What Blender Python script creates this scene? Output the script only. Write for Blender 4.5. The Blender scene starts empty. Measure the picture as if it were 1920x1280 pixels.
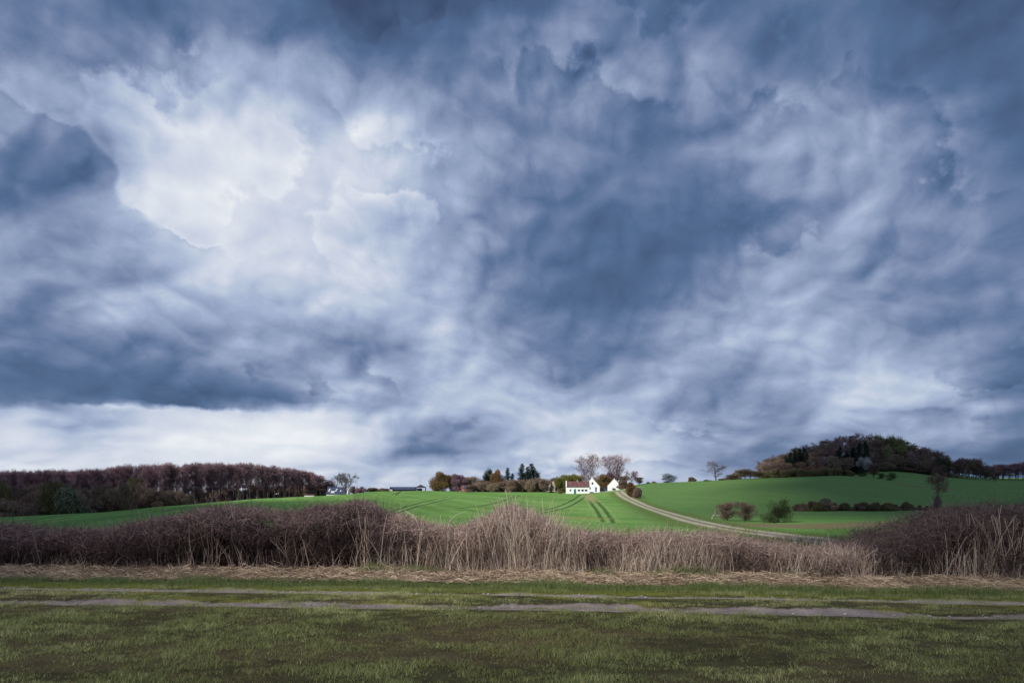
import bpy, bmesh, math, random
import numpy as np
from mathutils import Vector, Matrix
random.seed(7)
RNG = np.random.default_rng(11)
scn = bpy.context.scene
COL = scn.collection
R = math.radians

# ------------------------------------------------------------------ camera, light, exposure
CAMZ, F, CX, HY = 1.6, 1280.0, 960.0, 915.0
cam = bpy.data.cameras.new('camera'); camo = bpy.data.objects.new('camera', cam); COL.objects.link(camo)
camo.location = (0, 0, CAMZ); camo.rotation_euler = (R(90), 0, 0)
cam.sensor_width = 36; cam.lens = 24; cam.shift_y = (HY - 640) / 1920.0
cam.clip_start = 0.1; cam.clip_end = 20000
scn.camera = camo
scn.view_settings.view_transform = 'Standard'; scn.view_settings.look = 'None'
scn.view_settings.exposure = 0; scn.view_settings.gamma = 1

SUN_AZ, SUN_EL = R(-128), R(36)
SD = Vector((math.sin(SUN_AZ)*math.cos(SUN_EL), math.cos(SUN_AZ)*math.cos(SUN_EL), math.sin(SUN_EL)))
sl = bpy.data.lights.new('sun', 'SUN'); sl.energy = 5.0; sl.angle = R(2.0); sl.color = (1, .95, .87)
so = bpy.data.objects.new('sun', sl); COL.objects.link(so)
so.rotation_euler = SD.to_track_quat('Z', 'Y').to_euler()

def lin(c):
    c = c/255.0
    return c/12.92 if c <= .04045 else ((c+.055)/1.055)**2.4

def build_world():
    w = bpy.data.worlds.new('World'); scn.world = w; w.use_nodes = True
    nt = w.node_tree; N = nt.nodes; L = nt.links; N.clear()
    def n(t, **k):
        o = N.new(t)
        for a, b in k.items(): setattr(o, a, b)
        return o
    def math_(op, a, b=None, c=None):
        m = n('ShaderNodeMath', operation=op)
        for i, v in enumerate((a, b, c)):
            if v is None: continue
            if isinstance(v, (int, float)): m.inputs[i].default_value = v
            else: L.new(v, m.inputs[i])
        return m.outputs[0]
    tc = n('ShaderNodeTexCoord'); sx = n('ShaderNodeSeparateXYZ'); L.new(tc.outputs['Generated'], sx.inputs[0])
    X, Y, Z = sx.outputs
    az = math_('ARCTAN2', X, Y)
    el = math_('ARCSINE', Z)
    # cloud-layer coordinates: wider overhead, flattened towards the horizon
    zz = math_('ADD', math_('MAXIMUM', Z, 0.0), 0.36)
    cp = n('ShaderNodeCombineXYZ'); L.new(math_('DIVIDE', X, zz), cp.inputs[0]); L.new(math_('DIVIDE', Y, zz), cp.inputs[1])
    ca = n('ShaderNodeCombineXYZ'); L.new(az, ca.inputs[0]); L.new(el, ca.inputs[1])
    def noise(vec, scale, det, rough, dist=0.0, off=None):
        if off:
            v = n('ShaderNodeVectorMath', operation='ADD'); L.new(vec, v.inputs[0]); v.inputs[1].default_value = off; vec = v.outputs[0]
        t = n('ShaderNodeTexNoise'); L.new(vec, t.inputs['Vector'])
        t.inputs['Scale'].default_value = scale; t.inputs['Detail'].default_value = det
        t.inputs['Roughness'].default_value = rough; t.inputs['Distortion'].default_value = dist
        return t
    w1 = noise(ca.outputs[0], 9.0, 6, .58, 0, (3.1, 1.7, 0.3))
    w2 = noise(ca.outputs[0], 9.0, 6, .58, 0, (7.9, 5.2, 4.3))
    # less warping low over the horizon, where the banks are flat
    wa = n('ShaderNodeMapRange'); L.new(el, wa.inputs[0]); wa.inputs[1].default_value = 0.0; wa.inputs[2].default_value = .3
    wa.inputs[3].default_value = .036; wa.inputs[4].default_value = .06
    wb = n('ShaderNodeMapRange'); L.new(el, wb.inputs[0]); wb.inputs[1].default_value = 0.05; wb.inputs[2].default_value = .3
    wb.inputs[3].default_value = .02; wb.inputs[4].default_value = .06
    az2 = math_('MULTIPLY_ADD', math_('SUBTRACT', w1.outputs[0], .5), wb.outputs[0], az)
    el2 = math_('MULTIPLY_ADD', math_('SUBTRACT', w2.outputs[0], .5), wa.outputs[0], el)
    # brightness of the cloud cover at compass direction x elevation
    rows = {
0:  [115,130,128,104,102,112,112,118,112,92,76,76,82,86,90,96,102,118,114,108,106,102,100,112,122,112,104,95,86,88,98],
60: [128,108,116,118,124,104,122,118,124,124,94,84,98,112,126,130,124,142,126,118,116,120,112,106,100,102,108,104,92,92,104],
120:[140,138,136,138,146,158,168,164,166,164,134,114,118,118,126,130,134,142,136,136,148,134,132,120,122,116,104,102,104,104,102],
180:[166,166,156,156,166,186,196,204,194,180,194,176,154,148,152,142,134,142,130,132,146,150,140,138,146,156,136,126,108,106,102],
240:[150,146,128,148,204,208,214,216,222,202,210,202,186,170,150,132,126,124,122,120,132,138,142,156,158,158,156,150,126,110,102],
300:[126,116,132,150,216,224,224,226,226,216,222,206,186,170,158,142,132,122,118,118,126,132,150,158,164,168,162,156,128,106,100],
360:[140,114,124,150,210,240,230,228,226,206,216,206,200,184,138,122,118,112,114,114,118,112,126,156,174,176,166,160,146,112,114],
420:[156,146,138,160,200,214,240,228,226,220,216,200,182,168,164,146,116,108,104,102,104,104,110,142,182,172,160,146,130,118,108],
480:[146,128,130,140,170,196,216,222,216,216,216,202,186,170,142,116,108,110,104,98,98,106,152,186,162,146,140,154,150,150,138],
540:[166,140,166,172,166,172,196,216,196,202,212,202,192,168,150,126,118,104,97,102,120,152,176,160,140,132,156,132,126,140,138],
600:[150,136,126,136,150,162,166,166,168,186,176,178,198,190,152,126,114,110,112,130,152,166,176,176,188,176,166,142,140,130,110],
660:[130,126,124,120,126,140,152,166,150,130,120,132,168,200,198,152,126,130,124,120,150,168,198,196,184,172,152,130,124,124,112],
720:[92,104,106,110,106,100,98,112,118,150,162,182,166,186,176,170,152,152,162,168,170,150,140,152,192,198,202,202,190,150,112],
760:[126,118,110,110,94,90,90,90,94,118,164,176,168,180,184,186,190,194,186,176,152,140,134,150,178,188,196,188,174,138,108],
768:[186,198,198,192,212,224,208,204,226,226,216,190,190,184,188,196,202,196,196,184,150,140,136,148,168,178,172,158,134,112,104],
800:[220,190,136,144,222,232,230,232,236,238,230,204,166,146,152,188,206,204,206,196,176,164,158,150,150,156,176,176,148,130,128],
825:[216,214,196,206,226,232,234,234,238,238,234,206,150,128,148,186,204,210,210,204,184,160,140,130,134,144,160,168,154,124,114],
850:[210,206,206,212,224,230,236,234,232,232,224,192,112,98,150,186,202,214,214,206,180,150,118,114,120,130,142,150,140,112,102],
880:[208,212,214,222,228,232,232,228,226,218,204,192,180,190,196,186,186,196,216,212,176,160,128,112,108,112,116,118,108,96,90],
912:[210,214,216,222,228,232,230,226,222,214,206,200,198,204,204,196,186,196,214,206,178,166,134,112,104,106,108,108,100,92,88]}
    ys = sorted(rows); G = np.array([rows[y] for y in ys], float); xs = np.arange(31)*64.0
    def samp(px, py):
        px = min(max(px, 0), 1920); py = min(max(py, 0), 912)
        col = [np.interp(px, xs, G[i]) for i in range(len(ys))]
        return float(np.interp(py, ys, col))
    els = [0.0, .027, .05, .069, .088, .098, .1035, .109, .127, .15, .197, .243, .288, .331, .373, .413, .451, .488, .524, .558, .591, .62]
    AZM = .66; NC = 32
    u = math_('MULTIPLY_ADD', az2, 1/(2*AZM), .5)
    acc = None
    for i, e in enumerate(els):
        r = n('ShaderNodeValToRGB'); cr = r.color_ramp; cr.interpolation = 'LINEAR'
        L.new(u, r.inputs[0])
        for j in range(NC):
            p = j/(NC-1); a = (p*2-1)*AZM
            v = samp(CX+F*math.tan(a), HY-F*math.tan(e)/math.cos(a))/255
            if j == 0: s = cr.elements[0]; s.position = 0
            elif j == NC-1: s = cr.elements[-1]; s.position = 1
            else: s = cr.elements.new(p)
            s.color = (v, v, v, 1)
        if acc is None: acc = r.outputs[0]; continue
        mr = n('ShaderNodeMapRange'); L.new(el2, mr.inputs[0]); mr.inputs[1].default_value = els[i-1]; mr.inputs[2].default_value = e
        mx = n('ShaderNodeMix', data_type='RGBA'); L.new(mr.outputs[0], mx.inputs[0]); L.new(acc, mx.inputs[6]); L.new(r.outputs[0], mx.inputs[7])
        acc = mx.outputs[2]
    rgb2 = n('ShaderNodeRGBToBW'); L.new(acc, rgb2.inputs[0]); base = rgb2.outputs[0]
    # the rest of the sky round the horizon: plain broken cloud
    gn = noise(cp.outputs[0], .8, 8, .55, .3, (1.3, 4.4, 0))
    gm = n('ShaderNodeMapRange'); L.new(gn.outputs[0], gm.inputs[0]); gm.inputs[1].default_value = .3; gm.inputs[2].default_value = .7
    gm.inputs[3].default_value = .42; gm.inputs[4].default_value = .8
    fa = n('ShaderNodeMapRange'); L.new(math_('ABSOLUTE', az), fa.inputs[0]); fa.inputs[1].default_value = .655; fa.inputs[2].default_value = .85
    fe = n('ShaderNodeMapRange'); L.new(el, fe.inputs[0]); fe.inputs[1].default_value = .62; fe.inputs[2].default_value = .85
    fm = math_('MAXIMUM', fa.outputs[0], fe.outputs[0])
    mg = n('ShaderNodeMix', data_type='FLOAT'); L.new(fm, mg.inputs[0]); L.new(base, mg.inputs[2]); L.new(gm.outputs[0], mg.inputs[3])
    base = mg.outputs[0]
    # billows: fractal brightness and a light-from-upper-left relief
    # coordinates of the billows: even overhead, flattening towards the horizon
    ep = math_('MAXIMUM', el, 0.0)
    c3 = n('ShaderNodeCombineXYZ'); L.new(math_('MULTIPLY', az, 2.2), c3.inputs[0])
    L.new(math_('MULTIPLY_ADD', ep, 2.0, math_('MULTIPLY', math_('LOGARITHM', math_('ADD', ep, .05), math.e), .28)), c3.inputs[1])
    wv = noise(c3.outputs[0], 2.6, 3, .5, 0, (9, 2, 3))
    wm = n('ShaderNodeVectorMath', operation='MULTIPLY_ADD'); L.new(wv.outputs['Color'], wm.inputs[0]); wm.inputs[1].default_value = (.12, .12, 0); L.new(c3.outputs[0], wm.inputs[2])
    cw = wm.outputs[0]
    def billow(off):
        acc_ = None
        for k, (sc, am) in enumerate([(2.4, .52), (5.8, .30), (14.0, .13), (34.0, .06)]):
            t = noise(cw, sc, 0 if k < 3 else 2, .5, 0, (off[0]+k*1.7, off[1]+k*.9, k*2.3))
            a_ = math_('ABSOLUTE', math_('SUBTRACT', t.outputs[0], .5))
            acc_ = math_('MULTIPLY', a_, 2*am) if acc_ is None else math_('MULTIPLY_ADD', a_, 2*am, acc_)
        return acc_
    b0 = billow((0, 0)); b1 = billow((.028, -.045))
    d0 = noise(cw, 2.2, 8, .50, 0, (0, 0, 2.0))
    d2 = noise(cw, 1.4, 4, .5, 0, (5, 3, 1))
    relief = math_('MULTIPLY', math_('SUBTRACT', b1, b0), .66)
    fb = math_('ADD', math_('MULTIPLY', math_('SUBTRACT', d0.outputs[0], .5), .15), math_('MULTIPLY', math_('SUBTRACT', b0, .22), .15))
    fc = math_('MULTIPLY', math_('SUBTRACT', d2.outputs[0], .5), .04)
    # overlapping cloud shelves: each has a crisp ragged rim and fades away behind it
    sn = noise(c3.outputs[0], 1.7, 9, .53, 0, (4.2, 8.1, 6.0))
    fr = math_('FRACT', math_('MULTIPLY', sn.outputs[0], 6.0))
    fall = n('ShaderNodeMapRange', interpolation_type='SMOOTHSTEP'); L.new(fr, fall.inputs[0])
    fall.inputs[1].default_value = .83; fall.inputs[2].default_value = 1.0; fall.inputs[3].default_value = 1.0; fall.inputs[4].default_value = 0.0
    sm = noise(c3.outputs[0], 2.3, 2, .5, 0, (1.2, 3.1, 9.0))
    sg = n('ShaderNodeMapRange', interpolation_type='SMOOTHSTEP'); L.new(sm.outputs[0], sg.inputs[0]); sg.inputs[1].default_value = .42; sg.inputs[2].default_value = .60
    shelf = math_('MULTIPLY', math_('MULTIPLY', math_('SUBTRACT', math_('MULTIPLY', fr, fall.outputs[0]), .42), sg.outputs[0]), .155)
    det = math_('ADD', math_('ADD', math_('ADD', relief, fb), fc), shelf)
    # quiet inside the darkest banks and in the brightest veil
    q = n('ShaderNodeValToRGB'); L.new(base, q.inputs[0]); qe = q.color_ramp.elements
    qe[0].position = .40; qe[0].color = (.35,)*3+(1,); qe[1].position = .92; qe[1].color = (.3,)*3+(1,)
    a = qe.new(.56); a.color = (1, 1, 1, 1); a = qe.new(.75); a.color = (.85,)*3+(1,)
    det = math_('MULTIPLY', det, math_('MULTIPLY', q.outputs[0], 1.0))
    # the crisp cauliflower rim of the big cloud on the left
    edge = [(.0, 470), (.33, 470), (.345, 452), (.352, 430), (.358, 385), (.362, 348), (.372, 328), (.376, 303), (.385, 300), (.40, 292), (.405, 262), (.418, 240), (.43, 225),
            (.445, 222), (.458, 233), (.478, 215), (.50, 202), (.525, 192), (.54, 150), (.56, 60), (.6, -60)]
    # keys are elevations divided by cos(azimuth), values picture columns turned into azimuths
    er = n('ShaderNodeFloatCurve'); ecv = er.mapping.curves[0]
    pts = [(e, (math.atan((x-CX)/F)+.8)/.8) for e, x in edge]
    ecv.points[0].location = pts[0]; ecv.points[1].location = (1, pts[-1][1])
    for p in pts[1:]: ecv.points.new(*p)
    for p in ecv.points: p.handle_type = 'VECTOR'
    er.mapping.update()
    ese = n('ShaderNodeMath', operation='TANGENT'); L.new(el, ese.inputs[0])
    elp = math_('DIVIDE', ese.outputs[0], math_('COSINE', az))
    vo = n('ShaderNodeTexVoronoi'); vo.feature = 'SMOOTH_F1'; vo.inputs['Scale'].default_value = 26; L.new(ca.outputs[0], vo.inputs['Vector'])
    en = noise(ca.outputs[0], 24, 6, .5, .3, (2, 2, 2))
    L.new(math_('ADD', elp, math_('MULTIPLY', math_('SUBTRACT', en.outputs[0], .5), .05)), er.inputs['Value'])
    bx_ = math_('MULTIPLY_ADD', er.outputs[0], .8, -.8)
    sd = math_('SUBTRACT', az, bx_)
    sd = math_('ADD', sd, math_('MULTIPLY', math_('SUBTRACT', vo.outputs['Distance'], .35), .07))
    sd = math_('ADD', sd, math_('MULTIPLY', math_('SUBTRACT', en.outputs[0], .5), .03))
    def mrng(v, a, b, c, d):
        m = n('ShaderNodeMapRange', interpolation_type='SMOOTHSTEP'); L.new(v, m.inputs[0])
        for i, x in enumerate((a, b, c, d)): m.inputs[i+1].default_value = x
        return m.outputs[0]
    hard = mrng(sd, -.009, .009, 0, 1); soft = mrng(sd, -.05, .05, 0, 1)
    em = math_('MULTIPLY', math_('MULTIPLY', mrng(el, .275, .315, 0, 1), mrng(el, .47, .56, 1, .25)), mrng(az, -.36, -.44, 0, 1))
    det = math_('ADD', det, math_('MULTIPLY', math_('MULTIPLY', math_('SUBTRACT', hard, soft), em), .13))
    val = math_('ADD', base, det)
    cr = n('ShaderNodeValToRGB'); L.new(val, cr.inputs[0]); ce = cr.color_ramp.elements
    stops = [(.22, (44, 58, 86)), (.30, (60, 77, 110)), (.42, (82, 107, 144)), (.50, (107, 127, 163)), (.557, (126, 142, 176)), (.667, (154, 170, 200)),
             (.71, (167, 181, 210)), (.78, (186, 199, 220)), (.83, (204, 212, 229)), (.90, (223, 229, 238)), (.97, (247, 249, 252))]
    for i, (p, c) in enumerate(stops):
        e = ce[0] if i == 0 else (ce[-1] if i == len(stops)-1 else ce.new(p))
        e.position = p; e.color = (lin(c[0]), lin(c[1]), lin(c[2]), 1)
    # neutral, slightly warm light along the left horizon
    sky = n('ShaderNodeTexSky', sky_type='NISHITA'); sky.sun_disc = False; sky.sun_elevation = SUN_EL; sky.sun_rotation = SUN_AZ
    bc = n('ShaderNodeBackground'); L.new(cr.outputs[0], bc.inputs[0]); bc.inputs[1].default_value = 1.0
    bs = n('ShaderNodeBackground'); L.new(sky.outputs[0], bs.inputs[0]); bs.inputs[1].default_value = .1
    ms = n('ShaderNodeMixShader'); ms.inputs[0].default_value = .03; L.new(bc.outputs[0], ms.inputs[1]); L.new(bs.outputs[0], ms.inputs[2])
    out = n('ShaderNodeOutputWorld'); L.new(ms.outputs[0], out.inputs[0])
build_world()

# ------------------------------------------------------------------ numpy helpers
def hsh(ix, iy, s):
    h = (ix*374761393 + iy*668265263 + s*1442695041) & 0x7fffffff
    h = ((h ^ (h >> 13))*1274126177) & 0x7fffffff
    return ((h ^ (h >> 16)) & 0xffff)/65535.0
def vnoise(x, y, s=0):
    x = np.asarray(x, float); y = np.asarray(y, float)
    ix = np.floor(x).astype(np.int64); iy = np.floor(y).astype(np.int64); fx = x-ix; fy = y-iy
    fx = fx*fx*(3-2*fx); fy = fy*fy*(3-2*fy)
    a = hsh(ix, iy, s); b = hsh(ix+1, iy, s); c = hsh(ix, iy+1, s); d = hsh(ix+1, iy+1, s)
    return (a*(1-fx)+b*fx)*(1-fy)+(c*(1-fx)+d*fx)*fy
def fbm(x, y, s=0, o=4):
    r = 0; a = .5; t = 0
    for i in range(o):
        r = r+a*vnoise(x*2**i, y*2**i, s+i); t += a; a *= .5
    return r/t
def sst(a, b, x):
    t = np.clip((x-a)/(b-a), 0, 1); return t*t*(3-2*t)
def nrm(v): return v/np.maximum(np.linalg.norm(v, axis=-1, keepdims=True), 1e-9)

def mk_mesh(name, V, Fq, mats, tone=None, smooth=False, color=None, matidx=None):
    V = np.asarray(V, np.float32).reshape(-1, 3); Fq = np.asarray(Fq, np.int32); k = Fq.shape[1]
    me = bpy.data.meshes.new(name); me.vertices.add(len(V)); me.vertices.foreach_set('co', V.ravel())
    me.loops.add(Fq.size); me.loops.foreach_set('vertex_index', Fq.ravel())
    me.polygons.add(len(Fq)); me.polygons.foreach_set('loop_start', np.arange(len(Fq), dtype=np.int32)*k)
    if tone is not None:
        at = me.attributes.new('tone', 'FLOAT', 'POINT'); at.data.foreach_set('value', np.asarray(tone, np.float32).ravel())
    if color is not None:
        at = me.attributes.new('tint', 'FLOAT_COLOR', 'POINT'); at.data.foreach_set('color', np.asarray(color, np.float32).ravel())
    for m in (mats if isinstance(mats, (list, tuple)) else [mats]): me.materials.append(m)
    if matidx is not None: me.polygons.foreach_set('material_index', np.asarray(matidx, np.int32))
    if smooth: me.polygons.foreach_set('use_smooth', np.ones(len(Fq), bool))
    me.update(); me.validate()
    return me
def ribbon(P, W, tone, side=None):
    N_, K = P.shape[:2]
    T = np.gradient(P, axis=1); T = nrm(T)
    if side is None:
        rv = RNG.normal(size=(N_, 1, 3)); side = nrm(np.cross(T, np.repeat(rv, K, 1)))
    A = P-side*W[..., None]/2; B = P+side*W[..., None]/2
    V = np.stack([A, B], 2).reshape(-1, 3)
    b = (np.arange(N_)*K*2)[:, None]+(np.arange(K-1)*2)[None]
    Fq = np.stack([b, b+1, b+3, b+2], -1).reshape(-1, 4)
    return V, Fq, np.repeat(tone, K*2)
def tube(P, W, tone, S=4):
    N_, K = P.shape[:2]
    T = nrm(np.gradient(P, axis=1)); ref = np.where(np.abs(T[..., 2:3]) > .9, np.array([1., 0, 0]), np.array([0, 0, 1.]))
    a = nrm(np.cross(T, ref)); b = np.cross(T, a)
    an = np.arange(S)*2*math.pi/S
    V = P[:, :, None]+(a[:, :, None]*np.cos(an)[None, None, :, None]+b[:, :, None]*np.sin(an)[None, None, :, None])*W[:, :, None, None]
    base = (np.arange(N_)*K*S)[:, None, None]+(np.arange(K-1)*S)[None, :, None]
    s = np.arange(S)[None, None]; s2 = (s+1) % S
    Fq = np.stack([base+s, base+s2, base+S+s2, base+S+s], -1).reshape(-1, 4)
    return V.reshape(-1, 3), Fq, np.repeat(tone, K*S)
def leafq(C, size, tone, droop=0.0, aspect=.6):
    N_ = len(C); a = nrm(RNG.normal(size=(N_, 3))+np.array([0, 0, -droop])); b = nrm(np.cross(a, RNG.normal(size=(N_, 3))))
    s = np.broadcast_to(size, (N_,))[:, None]
    V = np.stack([C-a*s/2, C+b*s*aspect/2, C+a*s/2, C-b*s*aspect/2], 1).reshape(-1, 3)
    Fq = np.arange(N_*4).reshape(-1, 4)
    return V, Fq, np.repeat(tone, 4)
def join(parts):
    V = []; Fq = []; T = []; o = 0
    for v, f, t in parts: V.append(v); Fq.append(f+o); T.append(t); o += len(v)
    return np.concatenate(V), np.concatenate(Fq), np.concatenate(T)

def tag(o, label=None, cat=None, group=None, kind=None):
    if label: o['label'] = label
    if cat: o['category'] = cat
    if group: o['group'] = group
    if kind: o['kind'] = kind
    return o
def obj(name, me, parent=None):
    o = bpy.data.objects.new(name, me); COL.objects.link(o)
    if parent is not None: o.parent = parent
    return o
def thing(name, label, cat, loc=(0, 0, 0), rz=0, group=None):
    o = bpy.data.objects.new(name, None); COL.objects.link(o); o.location = loc; o.rotation_euler = (0, 0, rz)
    o.empty_display_size = .5
    return tag(o, label, cat, group)
def at(px, py, D): return Vector(((px-CX)/F*D, D, CAMZ-(py-HY)/F*D))

# ------------------------------------------------------------------ materials
def material(name, cols, scale=1.0, rough=.9, tone=False, rnd=0.0, tint=False, bump=0, coord='Object', trans=0, spec=.2, det=5, bscale=None):
    m = bpy.data.materials.new(name); m.use_nodes = True; nt = m.node_tree; N = nt.nodes; L = nt.links
    b = N['Principled BSDF']; b.inputs['Roughness'].default_value = rough; b.inputs['Specular IOR Level'].default_value = spec
    tc = N.new('ShaderNodeTexCoord')
    vec = tc.outputs[coord]
    nz = N.new('ShaderNodeTexNoise'); nz.inputs['Scale'].default_value = scale; nz.inputs['Detail'].default_value = det
    L.new(vec, nz.inputs['Vector'])
    fac = nz.outputs[0]
    if tone:
        at_ = N.new('ShaderNodeAttribute'); at_.attribute_name = 'tone'; fac = at_.outputs['Fac']
    else:
        mr = N.new('ShaderNodeMapRange'); mr.inputs[1].default_value = .3; mr.inputs[2].default_value = .7; L.new(fac, mr.inputs[0]); fac = mr.outputs[0]
    cr = N.new('ShaderNodeValToRGB'); L.new(fac, cr.inputs[0]); e = cr.color_ramp.elements
    for i, c in enumerate(cols):
        p = i/(len(cols)-1)
        s = e[0] if i == 0 else (e[-1] if i == len(cols)-1 else e.new(p))
        s.position = p; s.color = (*c, 1)
    c = cr.outputs[0]
    if tint:
        at_ = N.new('ShaderNodeAttribute'); at_.attribute_name = 'tint'
        mx = N.new('ShaderNodeMix'); mx.data_type = 'RGBA'; mx.blend_type = 'MULTIPLY'; mx.inputs[0].default_value = 1
        L.new(at_.outputs['Color'], mx.inputs[6]); L.new(c, mx.inputs[7]); c = mx.outputs[2]
    if rnd:
        oi = N.new('ShaderNodeObjectInfo'); hs = N.new('ShaderNodeHueSaturation')
        mv = N.new('ShaderNodeMapRange'); L.new(oi.outputs['Random'], mv.inputs[0]); mv.inputs[3].default_value = 1-rnd; mv.inputs[4].default_value = 1+rnd
        ml = N.new('ShaderNodeMath'); ml.operation = 'MULTIPLY'; L.new(oi.outputs['Random'], ml.inputs[0]); ml.inputs[1].default_value = 7.31
        fr = N.new('ShaderNodeMath'); fr.operation = 'FRACT'; L.new(ml.outputs[0], fr.inputs[0])
        mh = N.new('ShaderNodeMapRange'); L.new(fr.outputs[0], mh.inputs[0]); mh.inputs[3].default_value = .5-rnd*.07; mh.inputs[4].default_value = .5+rnd*.07
        L.new(mv.outputs[0], hs.inputs['Value']); L.new(mh.outputs[0], hs.inputs['Hue']); L.new(c, hs.inputs['Color']); c = hs.outputs[0]
    L.new(c, b.inputs['Base Color'])
    if bump:
        nb = N.new('ShaderNodeTexNoise'); nb.inputs['Scale'].default_value = bscale or scale*3; nb.inputs['Detail'].default_value = 6; L.new(vec, nb.inputs['Vector'])
        bp = N.new('ShaderNodeBump'); bp.inputs['Strength'].default_value = min(bump, 1); bp.inputs['Distance'].default_value = .05
        L.new(nb.outputs[0], bp.inputs['Height']); L.new(bp.outputs[0], b.inputs['Normal'])
    return m
M = {}
M['ground'] = material('ground', [(.72, .72, .72), (1.0, 1.0, 1.0), (1.25, 1.25, 1.22)], scale=3.0, tint=True, bump=.6, bscale=22, det=9, rough=1, spec=.05)
M['lawn'] = material('lawn_blades', [(.22, .155, .085), (.19, .175, .062), (.13, .165, .058), (.22, .26, .083), (.46, .42, .21)], tone=True, rough=.8)
M['verge'] = material('verge_blades', [(.075, .075, .032), (.085, .115, .036), (.12, .165, .05), (.28, .27, .12)], tone=True, rough=.7)
M['straw'] = material('straw', [(.11, .075, .05), (.32, .225, .15), (.52, .395, .27), (.74, .61, .45)], tone=True, rough=.8)
M['stalk'] = material('dry_stalk', [(.15, .105, .085), (.31, .23, .185), (.50, .39, .31), (.72, .61, .48)], tone=True, rough=.8)
M['twig'] = material('hedge_twig', [(.030, .020, .017), (.085, .056, .050), (.205, .135, .128), (.36, .255, .24)], tone=True, rough=.85)
M['twig_tan'] = material('tan_twig', [(.06, .040, .03), (.20, .135, .105), (.40, .285, .235), (.60, .47, .40)], tone=True, rough=.85)
M['twigdark'] = material('dark_twig', [(.03, .022, .020), (.065, .045, .042), (.12, .085, .08), (.20, .145, .13)], tone=True, rough=.85)
M['core'] = material('hedge_core_shade', [(.012, .009, .007), (.03, .021, .017)], scale=14, rough=1, bump=1)  # near-black colour standing for the shade deep in the hedge
M['twig_green'] = material('budding_twig', [(.03, .035, .012), (.06, .07, .02), (.11, .12, .04)], tone=True)
M['bark'] = material('bark', [(.07, .06, .055), (.15, .13, .115)], scale=3, rough=.95, rnd=.25)
M['bark_pale'] = material('pale_bark', [(.11, .10, .09), (.28, .26, .23)], scale=3, rough=.95, rnd=.2)
M['bark_red'] = material('reddish_bark', [(.11, .08, .08), (.22, .16, .16)], scale=2, rough=.95)
M['crown_wood'] = material('purple_brown_twigs', [(.14, .085, .10), (.25, .155, .175), (.36, .235, .245)], tone=True, rnd=.3)
M['crown_brown'] = material('brown_twigs', [(.11, .08, .058), (.20, .145, .105), (.30, .22, .165)], tone=True, rnd=.3)
M['crown_tan'] = material('tan_twigs', [(.07, .045, .02), (.16, .10, .045), (.26, .17, .08)], tone=True, rnd=.12)
M['crown_olive'] = material('olive_twigs', [(.07, .065, .03), (.15, .135, .06), (.24, .22, .10)], tone=True, rnd=.2)
M['crown_pink'] = material('pinkish_twigs', [(.10, .05, .06), (.22, .12, .14), (.34, .22, .23)], tone=True, rnd=.1)
M['crown_grey'] = material('grey_twigs', [(.05, .045, .042), (.12, .105, .10), (.21, .19, .18)], tone=True, rnd=.15)
M['fir'] = material('fir_needles', [(.006, .014, .010), (.013, .032, .020), (.028, .060, .034)], tone=True, rnd=.25)
M['leaf_dark'] = material('dark_green_leaves', [(.012, .018, .007), (.035, .05, .016), (.08, .10, .03)], tone=True, rnd=.2)
M['leaf_lime'] = material('young_yellow_leaves', [(.05, .055, .015), (.14, .15, .035), (.25, .25, .07)], tone=True, rnd=.1)
M['ivy'] = material('ivy_leaves', [(.07, .08, .03), (.15, .17, .06), (.24, .27, .11)], tone=True, rnd=.2)
M['blossom'] = material('white_blossom', [(.18, .18, .18), (.34, .33, .34), (.5, .5, .5)], tone=True)
M['sage'] = material('sage_leaves', [(.075, .085, .05), (.145, .155, .10), (.23, .24, .165)], tone=True)
M['white'] = material('white_render', [(.80, .80, .79), (.86, .86, .85)], scale=.8, rough=.85)
M['tile_red'] = material('weathered_red_tiles', [(.06, .032, .038), (.13, .060, .062), (.20, .11, .10)], scale=1.6, rough=.9, bump=.4)
M['tile_orange'] = material('orange_tiles', [(.46, .17, .08), (.62, .28, .15)], scale=2, rough=.9, bump=.3)
M['tile_moss'] = material('mossy_tiles', [(.10, .09, .06), (.20, .17, .12)], scale=2, rough=.9)
M['tile_blue'] = material('blue_grey_slate', [(.035, .045, .085), (.055, .07, .12)], scale=1, rough=.7)
M['glass'] = material('window_glass', [(.02, .025, .035), (.05, .06, .08)], scale=1, rough=.25, spec=.5)
M['frame'] = material('grey_frame', [(.10, .12, .2), (.14, .16, .26)], scale=1)
M['frame_white'] = material('white_frame', [(.7, .72, .75), (.8, .8, .8)], scale=1)
M['teal'] = material('teal_paint', [(.0, .13, .13), (.0, .19, .18)], scale=1, rough=.5)
M['blue_door'] = material('blue_paint', [(.10, .13, .28), (.15, .19, .36)], scale=1, rough=.5)
M['red_wall'] = material('red_painted_wall', [(.30, .045, .04), (.40, .07, .06)], scale=1)
M['pink_wall'] = material('pale_brick_wall', [(.45, .33, .29), (.58, .46, .40)], scale=1)
M['dark_wood'] = material('dark_wood', [(.025, .022, .022), (.06, .05, .05)], scale=2)
M['post'] = material('weathered_post', [(.20, .13, .08), (.36, .26, .17)], scale=9)
M['deadwood'] = material('bleached_wood', [(.30, .25, .2), (.5, .44, .38)], scale=6)
M['metal'] = material('pale_metal', [(.4, .4, .4), (.5, .5, .5)], scale=2, rough=.5)
M['dirt'] = material('trodden_dirt', [(.09, .072, .070), (.15, .125, .125), (.22, .19, .185)], scale=9, rough=1, bump=.8, bscale=40)
M['stone'] = material('flint', [(.25, .23, .23), (.42, .40, .39)], scale=20)
M['shade_cloud'] = material('shade_cloud_mat', [(.8, .8, .82), (.9, .9, .9)], scale=.01, rough=1)

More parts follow.
